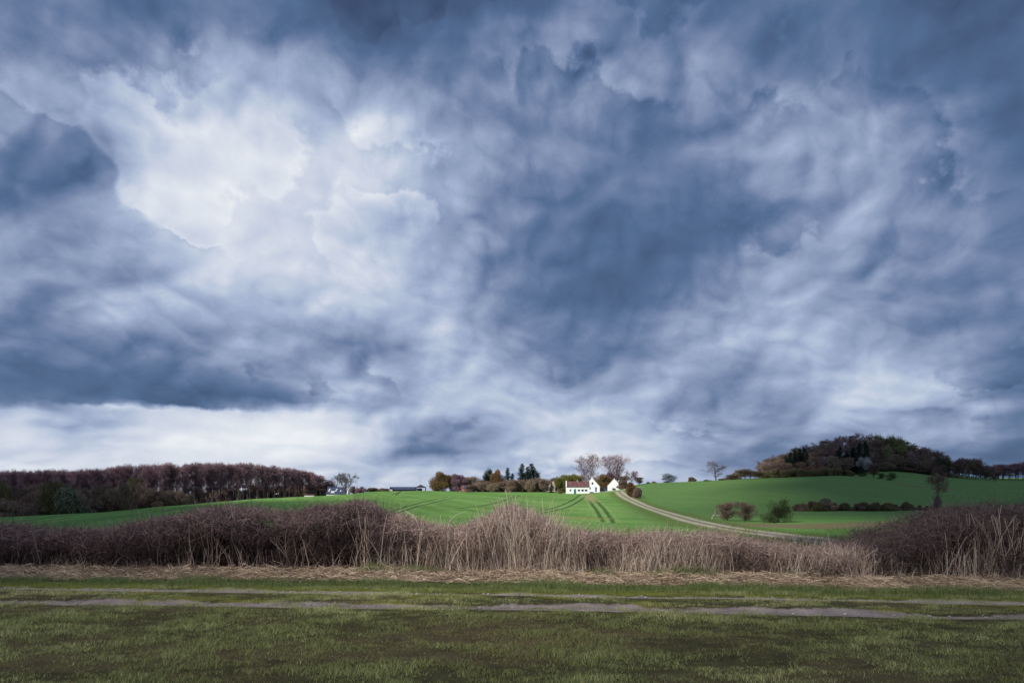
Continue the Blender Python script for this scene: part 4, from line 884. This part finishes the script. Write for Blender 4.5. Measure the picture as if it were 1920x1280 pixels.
dm = bmobj('dormer', lambda bm: box(bm, -3.0, -1.3, -3.1, -1.2, .95, 2.1), M['frame_white'], rf)
bmobj('chimney', lambda bm: box(bm, 2.9, 3.4, -.3, .3, 3.4, 4.5), M['white'], rf)
# white low building
p = at(579.5, 931, 286); t = thing('trailer', 'long low white trailer with dark red top at the edge of the left wood', 'trailer', (p.x, 286, CAMZ-(931.3-HY)/F*286), R(2))
bmobj('body', lambda bm: box(bm, -1.95, 1.95, 0, 1.8, .05, .62), M['white'], t); bmobj('roof', lambda bm: prism(bm, [(-.1, .62), (1.9, .62), (.9, 1.0)], -2.0, 2.0, 'x'), M['tile_red'], t)
# long barn and shelter on the crest
p = at(755, 919, 392); t = thing('barn', 'long low barn with dark blue roof on the skyline left of the shelter', 'barn', (p.x, 392, CAMZ-(921-HY)/F*392), R(2))
bmobj('wall', lambda bm: box(bm, -7, 7, -3, 3, -1, 1.1), M['dark_wood'], t); bmobj('roof', lambda bm: roof_slabs(bm, 3, 1.1, 2.5, -7.2, 7.2, 'x', over=.3), M['tile_blue'], t)
p = at(733, 919, 388); t = thing('barn', 'small pale-ended outbuilding at the left end of the long barn', 'shed', (p.x, 388, CAMZ-(920-HY)/F*388), R(2))
bmobj('wall', lambda bm: box(bm, -1, 1, -1.5, 1.5, -1, 1.0), M['metal'], t); bmobj('roof', lambda bm: roof_slabs(bm, 1.0, 1.0, 1.9, -1.6, 1.6, 'y', over=.4), M['dark_wood'], t)
p = at(789, 919, 372); t = thing('shelter', 'open shelter with dark pyramid roof on posts on the skyline', 'shelter', (p.x, 372, CAMZ-(920-HY)/F*372), R(4))
def pyr(bm):
    b = [bm.verts.new(q) for q in [(-3, -2.6, 1.75), (3, -2.6, 1.75), (3, 2.6, 1.75), (-3, 2.6, 1.75)]]; c = [bm.verts.new(q) for q in [(-3, -2.6, 1.9), (3, -2.6, 1.9), (3, 2.6, 1.9), (-3, 2.6, 1.9)]]; a = bm.verts.new((0, 0, 3.5))
    bm.faces.new(b)
    for i in range(4): bm.faces.new([b[i], b[(i+1) % 4], c[(i+1) % 4], c[i]]); bm.faces.new([c[i], c[(i+1) % 4], a])
bmobj('roof', pyr, M['dark_wood'], t)
for x in (-2.6, 2.6):
    for y in (-2.2, 2.2): bmobj('post', lambda bm: box(bm, x-.12, x+.12, y-.12, y+.12, -1, 1.75), M['dark_wood'], t)
bmobj('back_wall', lambda bm: box(bm, -2.48, .6, 2.1, 2.25, -1, 1.4), M['frame'], t)
p = at(787.6, 919, 384); t = thing('mast', 'thin pale mast rising above the pyramid-roofed shelter', 'mast', (p.x, 384, float(gz(p.x, 384))))
V, Fq, T = tube(np.array([[[0, 0, 0], [0, 0, 3], [.05, 0, 5], [-.08, 0, 8.2]]]), np.array([[.16, .13, .11, .08]]), np.zeros(1), 6); obj('pole', mk_mesh('pole', V, Fq, M['metal']), t)
p = at(806, 914, 380); t = thing('road_sign', 'small round sign on a post right of the pyramid-roofed shelter', 'sign', (p.x, 380, float(gz(p.x, 380))))
V, Fq, T = tube(np.array([[[0, 0, 0], [0, 0, 1.4], [0, 0, 2.4]]]), np.array([[.06, .06, .06]]), np.zeros(1), 6); obj('pole', mk_mesh('pole', V, Fq, M['metal']), t)
bmobj('disc', lambda bm: bmesh.ops.create_cone(bm, cap_ends=True, segments=16, radius1=.55, radius2=.55, depth=.06, matrix=Matrix.Translation((0, -.12, 2.4))@Matrix.Rotation(R(90), 4, 'X')), M['frame'], t)
# red cottage
p = at(873, 920, 344); t = thing('cottage', 'tiny red cottage with grey-blue roof beside the purple tree', 'house', (p.x, 344, CAMZ-(920.6-HY)/F*344), R(-6))
bmobj('wall', lambda bm: prism(bm, [(-2, -1), (2, -1), (2, 1.4), (0, 2.9), (-2, 1.4)], -1.9, 1.9, 'x'), M['red_wall'], t)
rf = bmobj('roof', lambda bm: roof_slabs(bm, 2, 1.4, 2.9, -.4, 1.95, 'x', over=.2), M['tile_blue'], t)
rf2 = bmobj('roof', lambda bm: roof_slabs(bm, 2, 1.4, 2.9, -1.95, -.42, 'x', over=.2), M['tile_red'], t); rf2['label'] = 'red-tiled left half of the roof'
bmobj('chimney', lambda bm: box(bm, 1.2, 1.6, -.2, .2, 2.7, 3.5), M['red_wall'], rf)
window(t, .6, -2, .35, .8, .8, m=M['frame_white']); window(t, -1, -2, .35, .6, .8, m=M['frame_white'])
# pale brick house behind trees
p = at(1037, 915, 312); t = thing('cottage', 'pale brick house half hidden by trees left of the white farmhouse', 'house', (p.x, 312, CAMZ-(917-HY)/F*312), R(-10))
bmobj('wall', lambda bm: prism(bm, [(-2.3, -1), (2.3, -1), (2.3, 1.4), (0, 3.9), (-2.3, 1.4)], 0, 7, 'y'), M['pink_wall'], t)
bmobj('roof', lambda bm: roof_slabs(bm, 2.3, 1.4, 3.9, -.1, 7.1, 'y', over=.25), M['tile_red'], t)
window(t, 0, 0, .5, .9, .9)

# ------------------------------------------------------------------ the hedge across the foreground
HP = [(-400, 990), (0, 989), (60, 991), (150, 995), (205, 995), (250, 987), (300, 974), (350, 967), (400, 960), (460, 957), (520, 964), (560, 965), (600, 958), (640, 949), (665, 945), (692, 947), (715, 960), (740, 970), (780, 980), (820, 987), (880, 984), (915, 972), (935, 960), (962, 952), (985, 958), (1005, 970), (1030, 984), (1080, 997), (1150, 1000), (1230, 1000), (1290, 997), (1340, 998), (1380, 1011), (1440, 1021), (1515, 1024), (1565, 1010), (1600, 990), (1650, 974), (1700, 961), (1760, 953), (1820, 950), (1860, 955), (1895, 968), (1910, 978), (1930, 966), (2000, 960), (2400, 965)]
def top_at(x, D=14.3): return (.86+.28*fbm(np.asarray(x)*2.8, np.asarray(x)*0+4.4, 19, 4))*(CAMZ-(np.interp(CX+F*x/D, [p[0] for p in HP], [p[1] for p in HP])-HY)/F*D)
def front_at(x): return np.interp(x, STRAW[:, 0], STRAW[:, 1])+.12
def hedge_mass(x0, x1, n, depth, ln, wd, frac=(0, 1), up=.6, topbias=.7, clump=1.0, dense=None, tmul=1.0):
    x = RNG.uniform(x0, x1, n*2); cl = fbm(x*1.1, RNG.uniform(0, 2.5, n*2)*0+x*.2, 91, 3)
    y = front_at(x)+RNG.uniform(0, 1, n*2)**1.2*depth
    h = top_at(x, np.maximum(y, 13.8))*tmul
    u = RNG.uniform(0, 1, n*2)**topbias*(frac[1]-frac[0])+frac[0]
    z = u*h
    # hollows: the mass swells and recedes
    bulge = fbm(x*1.6, z*2.2, 97, 3)-.5
    y = y-bulge*.9*clump+.18*np.abs(z-h*.45)
    # rounded shoulder at the top front
    y = y+sst(.75, 1.0, u)*.5*RNG.uniform(.2, 1, n*2)
    keep = fbm(x*2.2+y, z*3.2+y*2, 101, 3)+.16*u > RNG.uniform(.36, .60, n*2)
    keep = keep | (RNG.uniform(0, 1, n*2) < .14)
    k = np.nonzero(keep)[0][:n]; x, y, z, h, u = x[k], y[k], z[k], h[k], u[k]; m = len(x)
    d = nrm(RNG.normal(size=(m, 3))+np.array([0, -.15, up])); l = RNG.uniform(ln[0], ln[1], m)
    d[:, 2] *= np.where(u > .9, .6, 1)
    P = np.zeros((m, 4, 3)); P[:, 0] = np.stack([x, y, z], 1)-d*l[:, None]*.5
    for i in range(1, 4):
        d = nrm(d+RNG.normal(size=(m, 3))*.25); P[:, i] = P[:, i-1]+d*(l/3)[:, None]
    P[:, :, 2] = np.maximum(P[:, :, 2], .01)
    return P, np.linspace(1, .5, 4)[None]*(RNG.uniform(wd[0], wd[1], m))[:, None], u
def hedge_stems(x0, x1, n, depth, hf, wd, lean=.15, front=0.0):
    x = RNG.uniform(x0, x1, n); y = front_at(x)+front+RNG.uniform(0, 1, n)*depth; h = top_at(x, np.maximum(y, 13.8))*RNG.uniform(hf[0], hf[1], n)
    P = np.zeros((n, 6, 3)); P[:, 0] = np.stack([x, y, np.zeros(n)], 1); d = nrm(np.stack([RNG.normal(size=n)*lean, RNG.normal(size=n)*lean*.6, np.ones(n)], 1))
    for i in range(1, 6):
        d = nrm(d+RNG.normal(size=(n, 3))*np.array([.13, .1, .05])); P[:, i] = P[:, i-1]+d*(h/5)[:, None]
    return P, np.linspace(1, .35, 6)[None]*RNG.uniform(wd[0], wd[1], n)[:, None]
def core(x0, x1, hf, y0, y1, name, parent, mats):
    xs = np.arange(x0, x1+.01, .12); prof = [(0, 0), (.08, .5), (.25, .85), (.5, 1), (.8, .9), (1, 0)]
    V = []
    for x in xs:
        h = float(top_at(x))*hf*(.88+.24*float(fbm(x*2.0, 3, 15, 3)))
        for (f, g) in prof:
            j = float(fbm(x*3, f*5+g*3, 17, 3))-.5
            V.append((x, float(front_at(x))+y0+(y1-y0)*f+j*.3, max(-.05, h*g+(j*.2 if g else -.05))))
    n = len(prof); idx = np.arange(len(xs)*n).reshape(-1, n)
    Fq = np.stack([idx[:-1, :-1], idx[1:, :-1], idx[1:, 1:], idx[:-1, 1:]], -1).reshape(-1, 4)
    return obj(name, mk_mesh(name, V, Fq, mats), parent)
def shrub_piece(name, label, x0, x1, n, fine, coarse, depth=1.7, up=.6, hf=.76, mat_='twig', ln=(.12, .42), nst=60, cat='hedge', dens=1.0):
    t = thing(name, label, cat, ((x0+x1)/2, 14.2, 0))
    off = np.array([(x0+x1)/2, 14.2, 0])
    P, W, u = hedge_mass(x0, x1, n, depth, ln, fine, up=up)
    tn = np.clip(.10+.8*u**1.8*RNG.uniform(.4, 1.25, len(u))+RNG.uniform(-.15, .2, len(u)), 0, 1)  # twig tone darker low, lighter on top: shade and lit tops painted in
    P2, W2, u2 = hedge_mass(x0, x1, n//3, depth*.7, (.05, .16), (fine[0]*.8, fine[1]*.8), frac=(.80, 1.04), up=1.2, topbias=.8)
    tn2 = RNG.uniform(.35, 1, len(u2))
    P3, W3, u3 = hedge_mass(x0, x1, int((x1-x0)*260), depth*.6, (.18, .55), (.004, .007), frac=(.84, 1.06), up=1.8, topbias=.8)
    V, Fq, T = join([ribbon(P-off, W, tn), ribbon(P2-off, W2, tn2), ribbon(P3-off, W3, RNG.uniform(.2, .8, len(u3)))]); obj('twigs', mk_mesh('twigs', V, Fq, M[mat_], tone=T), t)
    P, W = hedge_stems(x0, x1, nst, depth*.8, (.45, .95), coarse, lean=.17)
    P3, W3 = hedge_stems(x0, x1, nst, .3, (.3, .8), (coarse[0]*.6, coarse[1]*.7), lean=.22)
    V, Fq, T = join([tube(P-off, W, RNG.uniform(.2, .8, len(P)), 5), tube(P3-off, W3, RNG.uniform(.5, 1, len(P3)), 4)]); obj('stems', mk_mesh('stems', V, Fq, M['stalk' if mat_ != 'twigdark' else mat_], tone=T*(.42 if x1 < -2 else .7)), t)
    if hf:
        c = core(x0+.1, x1-.1, hf, .75, depth, 'shade_core', None, M['core']); c.parent = t; c.matrix_parent_inverse = Matrix.Translation((-off[0], -off[1], 0));  # dark inner shell added to fill see-through gaps and stand for interior shade
    return t
FW = (.004, .009)
shrub_piece('thorn_hedge', 'low dense purple-brown thorn hedge at the far left of the track', -17.5, -7.4, 34000, FW, (.007, .016), nst=110)
shrub_piece('thorn_hedge', 'higher swelling stretch of thorn hedge right of the low far-left stretch', -7.5, -4.2, 22000, FW, (.008, .022), nst=70)
shrub_piece('thorn_shrub', 'mounded thorn shrub forming the hump in the left half of the hedge', -4.3, -2.3, 17000, FW, (.008, .02), nst=40, cat='shrub')
shrub_piece('thorn_hedge', 'thin brown stretch of hedge between the two humps', -2.4, -.75, 9000, FW, (.006, .014), nst=40, hf=.6, dens=.6, mat_='twig_tan')
shrub_piece('thorn_shrub', 'pointed twiggy shrub rising from the hedge near the middle', -.8, .75, 10500, FW, (.006, .016), nst=40, hf=.6, cat='shrub', mat_='twig_tan')
shrub_piece('bramble_thicket', 'low see-through tangle of brown stems below the farm fields', .7, 3.2, 8500, FW, (.005, .012), nst=90, hf=.4, cat='bramble', up=1.2, mat_='twig_tan')
shrub_piece('bramble_thicket', 'low brown tangle right of centre in front of the farm lane', 3.1, 6.4, 14000, FW, (.005, .012), nst=90, hf=.55, cat='bramble', up=.9, mat_='twig_tan')
shrub_piece('thorn_shrub', 'large dark rounded shrub at the right end of the hedge', 6.3, 10.7, 30000, FW, (.008, .02), nst=70, hf=.78, mat_='twigdark', cat='shrub')
shrub_piece('thorn_shrub', 'dark shrub cut off by the right edge of the picture', 10.6, 15.5, 15000, FW, (.008, .02), nst=60, hf=.75, mat_='twigdark', cat='shrub')
# greenish shrub behind the right end
# dead stalks standing in front
def stalks(x0, x1, n, h, w, lean, y0=-.1, y1=.9, bend=.12, mat_='stalk', tn=(.2, 1), K=6):
    x = RNG.uniform(x0, x1, n*2); x = x[fbm(x*1.15, x*0+7.7, 117, 4) > RNG.uniform(.32, .66, n*2)][:n]; n = len(x)
    y = front_at(x)+RNG.uniform(y0, y1, n); hh = RNG.uniform(h[0], h[1], n)*np.clip(top_at(x)/1.0, .6, 1.5)
    cl = fbm(x*1.3, y, 111, 3); hh = hh*(.65+.7*cl)
    d = nrm(np.stack([RNG.normal(size=n)*lean+lean*.8*(fbm(x*.7, y*0, 113, 2)-.5), RNG.normal(size=n)*lean*.6-.1, np.ones(n)], 1))
    P = np.zeros((n, K, 3)); P[:, 0] = np.stack([x, y, np.zeros(n)-.02], 1)
    bd = RNG.normal(size=(n, 3))*bend*np.array([1, .6, 0]); 
    for i in range(1, K):
        d = nrm(d+bd*.5+RNG.normal(size=(n, 3))*np.array([.05, .04, .02])); P[:, i] = P[:, i-1]+d*(hh/(K-1))[:, None]
    P[:, :, 2] = np.maximum(P[:, :, 2], 0.0)
    W = np.linspace(1, .4, K)[None]*RNG.uniform(w[0], w[1], n)[:, None]
    return P, W, RNG.uniform(tn[0], tn[1], n)
parts = []
for a, b, n, h in [(-1.2, 4.6, 420, (.7, 1.3))]: P, W, T = stalks(a, b, n, h, (.005, .011), .10, tn=(.75, 1)); parts.append(ribbon(P, W, T))
for a, b, n, h in [(-2.9, -.6, 420, (.4, 1.0)), (-.7, 3.3, 2600, (.45, 1.15)), (3.2, 6.2, 1300, (.4, .98)), (6.0, 11.2, 2100, (.4, 1.0)), (11, 15, 600, (.4, 1.0)), (-16, -2.8, 620, (.10, .42))]:
    P, W, T = stalks(a, b, n, h, (.004, .011), .16, tn=(.3, 1) if -1 < a < 5 else (.15, .9)); parts.append(ribbon(P, W, T))
    P, W, T = stalks(a, b, n//7, (h[0], h[1]*1.12), (.004, .0075), .14, tn=(.55, 1)); parts.append(tube(P, W, T, 4))
    P, W, T = stalks(a, b, n//2, (.2, .6), (.003, .006), .5, y0=-.3, y1=.5, bend=.3); parts.append(ribbon(P, W, T))
V, Fq, T = join(parts); tag(obj('dead_stalks', mk_mesh('dead_stalks', V, Fq, M['stalk'], tone=T)), 'dry tan and grey dead stalks standing along the front of the hedge', 'dead stalks', kind='stuff')
# tall single canes, arching
def cane(pts, D, w, label, grp=None, m='stalk'):
    P = smooth_poly(np.array([tuple(at(x, y, D+dd)) for x, y, dd in pts])); t0 = P[0].copy(); t0[2] = 0
    P = P-t0; n = len(P); V, Fq, T = tube(P[None], (np.linspace(1, .45, n)*w)[None], np.array([.95]), 5)
    o = obj('bramble_cane', mk_mesh('cane', V, Fq, M[m], tone=T, smooth=True)); o.location = t0; tag(o, label, 'bramble cane', grp); return o
cane([(330, 1066, 0), (352, 1015, 0), (362, 975, .1), (357, 958, .2), (350, 972, .3)], 13.6, .012, 'thick pale crooked cane climbing out of the low left hedge')
cane([(783, 1050, 0), (787, 990, 0), (778, 968, 0), (760, 957, .1)], 13.4, .008, 'bent pale cane curling left above the hedge gap')
cane([(828, 1050, 0), (838, 988, 0), (850, 966, .1), (875, 958, .2)], 13.5, .007, 'pale arching cane curving right left of the pointed shrub')
cane([(640, 985, 0), (665, 972, 0), (688, 968, 0), (700, 990, 0)], 13.5, .006, 'thin cane arching over the mounded thorn shrub')
cane([(742, 1000, 0), (790, 1018, 0), (808, 1060, 0)], 13.3, .007, 'cane drooping to the right beside the mounded shrub')
cane([(826, 1055, 0), (824, 1000, 0), (826, 965, 0)], 13.5, .007, 'straight upright cane left of the middle of the hedge')
cane([(1180, 1055, 0), (1198, 1000, 0), (1235, 994, .1), (1290, 1000, .3)], 13.4, .007, 'cane bending over to the right beyond the middle of the hedge')
cane([(960, 1062, 0), (958, 1010, 0), (962, 955, 0)], 13.5, .006, 'upright cane rising through the pointed shrub')
cane([(1020, 1060, 0), (1026, 1010, 0), (1040, 985, 0)], 13.4, .006, 'upright pale cane right of the pointed shrub')
cane([(1310, 1062, 0), (1322, 1020, 0), (1330, 985, 0)], 13.2, .006, 'upright pale cane in the right-hand brown tangle')
cane([(1735, 1070, 0), (1760, 1030, 0), (1840, 1005, .1), (1900, 1040, 0), (1915, 1070, 0)], 13.0, .007, 'long cane arching low in front of the dark right shrub')
cane([(560, 1066, 0), (556, 1030, 0), (535, 1000, 0)], 13.4, .007, 'grey cane leaning left in the left half of the hedge')
cane([(140, 1062, 0), (180, 1020, 0), (215, 1000, 0)], 13.5, .006, 'slanting cane in the low far-left hedge')
# broken stake
x, y = hit(343, 1068); t = thing('wooden_stake', 'short broken orange-brown stake standing before the left hedge', 'stake', (x, y, 0))
V, Fq, T = tube(np.array([[[0, 0, -.05], [.004, 0, .12], [-.004, 0, .26], [0, 0, .37]]]), np.array([[.022, .022, .02, .008]]), np.zeros(1), 5); obj('shaft', mk_mesh('shaft', V, Fq, M['post']), t)

# ------------------------------------------------------------------ grass and litter
def blades(X, Y, h, w, tone, lean=.5, K=3):
    n = len(X); Z = gz(X, Y); a = RNG.uniform(0, 6.28, n); ln = RNG.uniform(.1, 1, n)*lean
    dx_, dy_ = np.cos(a)*ln, np.sin(a)*ln
    P = np.zeros((n, K, 3))
    for k in range(K):
        f = k/(K-1); P[:, k] = np.stack([X+dx_*h*f**1.6, Y+dy_*h*f**1.6, Z+h*f*(1-.35*f*ln/max(lean, .01))-.004], 1)
    W = np.linspace(1, .12, K)[None]*w[:, None]
    b = a+math.pi/2; side = np.stack([np.cos(b), np.sin(b), np.zeros(n)], 1)[:, None]
    side = nrm(np.where(RNG.uniform(0, 1, n)[:, None, None] < .6, np.array([1., 0, 0]), side)); side = np.repeat(side, K, 1)
    return ribbon(P, W, tone, side)
def scatter(n, y0, y1, tmax=.92):
    y = (RNG.uniform(0, 1, n)*(y1**2-y0**2)+y0**2)**.5; x = RNG.uniform(-1, 1, n)*(tmax*y+.8); return x, y
def rut_mask(x, y):
    yf = np.interp(x, RUT_F[:, 0], RUT_F[:, 1]); yn = np.interp(x, RUT_N[:, 0], RUT_N[:, 1]); n1 = fbm(x*.9, y*.9, 21, 4); n2 = fbm(x*6, y*6, 22, 2)
    return np.maximum(sst(.28, .16, np.abs(y-yf+.05)+.42*(n1-.5)+.35*(n2-.5)), sst(.32, .18, np.abs(y-yn)+.50*(n1-.5)+.35*(n2-.5))), yf, yn
x, y = scatter(520000, 4.6, 11.2)
rm, yf, yn = rut_mask(x, y); ys = np.interp(x, STRAW[:, 0], STRAW[:, 1])
cl = fbm(x*1.6, y*3.2, 121, 4); c2 = fbm(x*.45, y*.7, 125, 3); c3 = fbm(x*7, y*9, 127, 2)
k = (RNG.uniform(0, 1, len(x)) > rm*(.97-.45*sst(.5, .75, fbm(x*3, y*6, 129, 3)))) & (y < ys-.7) & (RNG.uniform(0, 1, len(x)) < .10+1.1*sst(.32, .62, .55*cl+.45*fbm(x*5, y*11, 123, 3)))
x, y, cl, c2, c3, yf, yn = [q[k] for q in (x, y, cl, c2, c3, yf, yn)]
mid = (y > yn) & (y < yf)
h = (.012+.052*sst(.35, .75, .5*cl+.5*c3)*RNG.uniform(.3, 1.2, len(x))+.012*c3)*np.where(mid, .7, 1)
tone = np.clip(.55*sst(.25, .75, .6*c2+.4*cl)+.55*RNG.uniform(0, 1, len(x))-.12+.35*(c3-.3), 0, 1)
tone = np.where(RNG.uniform(0, 1, len(x)) < .05, RNG.uniform(.75, 1, len(x)), tone)
tone = np.where(mid | (np.abs(y-yn+.6) < .4), np.clip(tone+.16, 0, 1), tone)
V, Fq, T = blades(x, y, h, RNG.uniform(.0022, .0050, len(x)), tone, lean=1.35)
tag(obj('lawn_grass', mk_mesh('lawn_grass', V, Fq, M['lawn'], tone=T)), 'short worn olive-green grass of the foreground and between the wheel ruts', 'grass', kind='stuff')
# green verge beyond the far rut
x, y = scatter(170000, 9.8, 13.4); rm, yf, yn = rut_mask(x, y); ys = np.interp(x, STRAW[:, 0], STRAW[:, 1])
cl = fbm(x*1.3, y*2.5, 131, 4)
k = (y > yf+.12) & (y < ys-.98+.25*(cl-.5)) & (RNG.uniform(0, 1, len(x)) < .35+1.1*sst(.3, .6, cl)); x, y, cl, yf = x[k], y[k], cl[k], yf[k]
h = (.03+.11*sst(.3, .75, cl)*RNG.uniform(.5, 1.1, len(x)))*sst(.1, .45, y-yf)+.015
V, Fq, T = blades(x, y, h, RNG.uniform(.003, .006, len(x)), np.clip(.1+.6*RNG.uniform(0, 1, len(x))+.3*(cl-.3), 0, 1), lean=.7)
tag(obj('verge_grass', mk_mesh('verge_grass', V, Fq, M['verge'], tone=T)), 'longer green grass of the verge between far rut and cut straw', 'grass', kind='stuff')
# mown straw litter
n = 120000; x, y = scatter(n, 10.6, 15.2); ys = np.interp(x, STRAW[:, 0], STRAW[:, 1]); cl = fbm(x*1.5, y*2, 141, 4)
k = (y > ys-1.12+.35*(cl-.5)) & (y < ys+.45); x, y, cl, ys = x[k], y[k], cl[k], ys[k]; n = len(x)
a = RNG.uniform(0, 6.28, n); l = RNG.uniform(.06, .28, n); tl = RNG.normal(size=n)*.25
d = np.stack([np.cos(a), np.sin(a), np.abs(tl)*.8], 1); z = RNG.uniform(0, .10, n)*cl*1.5*sst(-1.1, -.4, y-ys)+.005
P = np.stack([np.stack([x, y, z], 1)+d*l[:, None]*f+np.array([0, 0, 1])*(.03*math.sin(f*3.1))*RNG.uniform(0, 1, (n, 1)) for f in (0, .5, 1)], 1)
V, Fq, T = ribbon(P, np.repeat(RNG.uniform(.003, .008, n)[:, None], 3, 1), np.clip(RNG.uniform(0, 1, n)*.8+.5*(cl-.35), 0, 1))
tag(obj('cut_straw', mk_mesh('cut_straw', V, Fq, M['straw'], tone=T)), 'brown cut straw litter strewn along the foot of the hedge', 'straw', kind='stuff')
# green tufts at the hedge foot
for (px, hh, wd, n, lb) in [(700, .30, .55, 900, 'pale green grass tuft right of the mounded thorn shrub'), (780, .24, .9, 1300, 'wide green grass tuft under the bent pale cane'), (1290, .30, 1.1, 1500, 'wide bright green grass tuft in front of the lane end of the hedge'),
                           (1130, .22, .5, 600, 'small green tuft right of the pointed shrub'), (1500, .24, .8, 800, 'green tuft where the right-hand stalks begin'), (1790, .26, .7, 800, 'dark green tuft under the large dark right shrub'), (1740, .22, .5, 500, 'small dark green tuft left of the one under the right shrub')]:
    x0, y0 = hit(px, np.interp(px, [0, 1920], [1072, 1090])); x0 *= (y0+.1)/y0; y0 += .1
    x = x0+RNG.normal(size=n)*wd*.4; y = y0+RNG.normal(size=n)*.10
    V, Fq, T = blades(x, y, hh*RNG.uniform(.4, 1.1, n)*np.exp(-((x-x0)/wd)**2), RNG.uniform(.004, .008, n), RNG.uniform(.2, .95, n), lean=.7, K=4)
    V = V-np.array([x0, y0, 0]); o = obj('grass_tuft', mk_mesh('grass_tuft', V, Fq, M['verge'], tone=T)); o.location = (x0, y0, 0); tag(o, lb, 'grass tuft')
# flints in the ruts
bm = bmesh.new()
for i in range(160):
    P_ = RUT_F if i % 2 else RUT_N; x = RNG.uniform(-9, 9); y = np.interp(x, P_[:, 0], P_[:, 1])+RNG.normal()*.09; s = RNG.uniform(.006, .02)
    mt = Matrix.Translation((x, y, float(gz(x, y))-.03+s*.3))@Matrix.Rotation(RNG.uniform(0, 6), 4, 'Z')@Matrix.Diagonal((s*1.6, s, s*.6, 1)); bmesh.ops.create_icosphere(bm, subdivisions=1, radius=1, matrix=mt)
me = bpy.data.meshes.new('pebbles'); bm.to_mesh(me); bm.free(); me.materials.append(M['stone']); tag(obj('pebbles', me), 'small pale stones scattered in the wheel ruts', 'pebbles', kind='stuff')
# rough grass and stems beyond the hedge
x = RNG.uniform(-1, 1, 60000); y = RNG.uniform(16.5, 60, 60000); x = x*.9*y; cl = fbm(x*.3, y*.3, 151, 3); k = cl > .52; x, y = x[k], y[k]
sc = y/30
V, Fq, T = blades(x, y, RNG.uniform(.1, .35, len(x)), .012*sc, RNG.uniform(0, 1, len(x)), lean=.6)
tag(obj('rough_grass', mk_mesh('rough_grass', V, Fq, M['leaf_lime'], tone=T)), 'rough yellowish grass on the ground beyond the hedge', 'grass', kind='stuff')
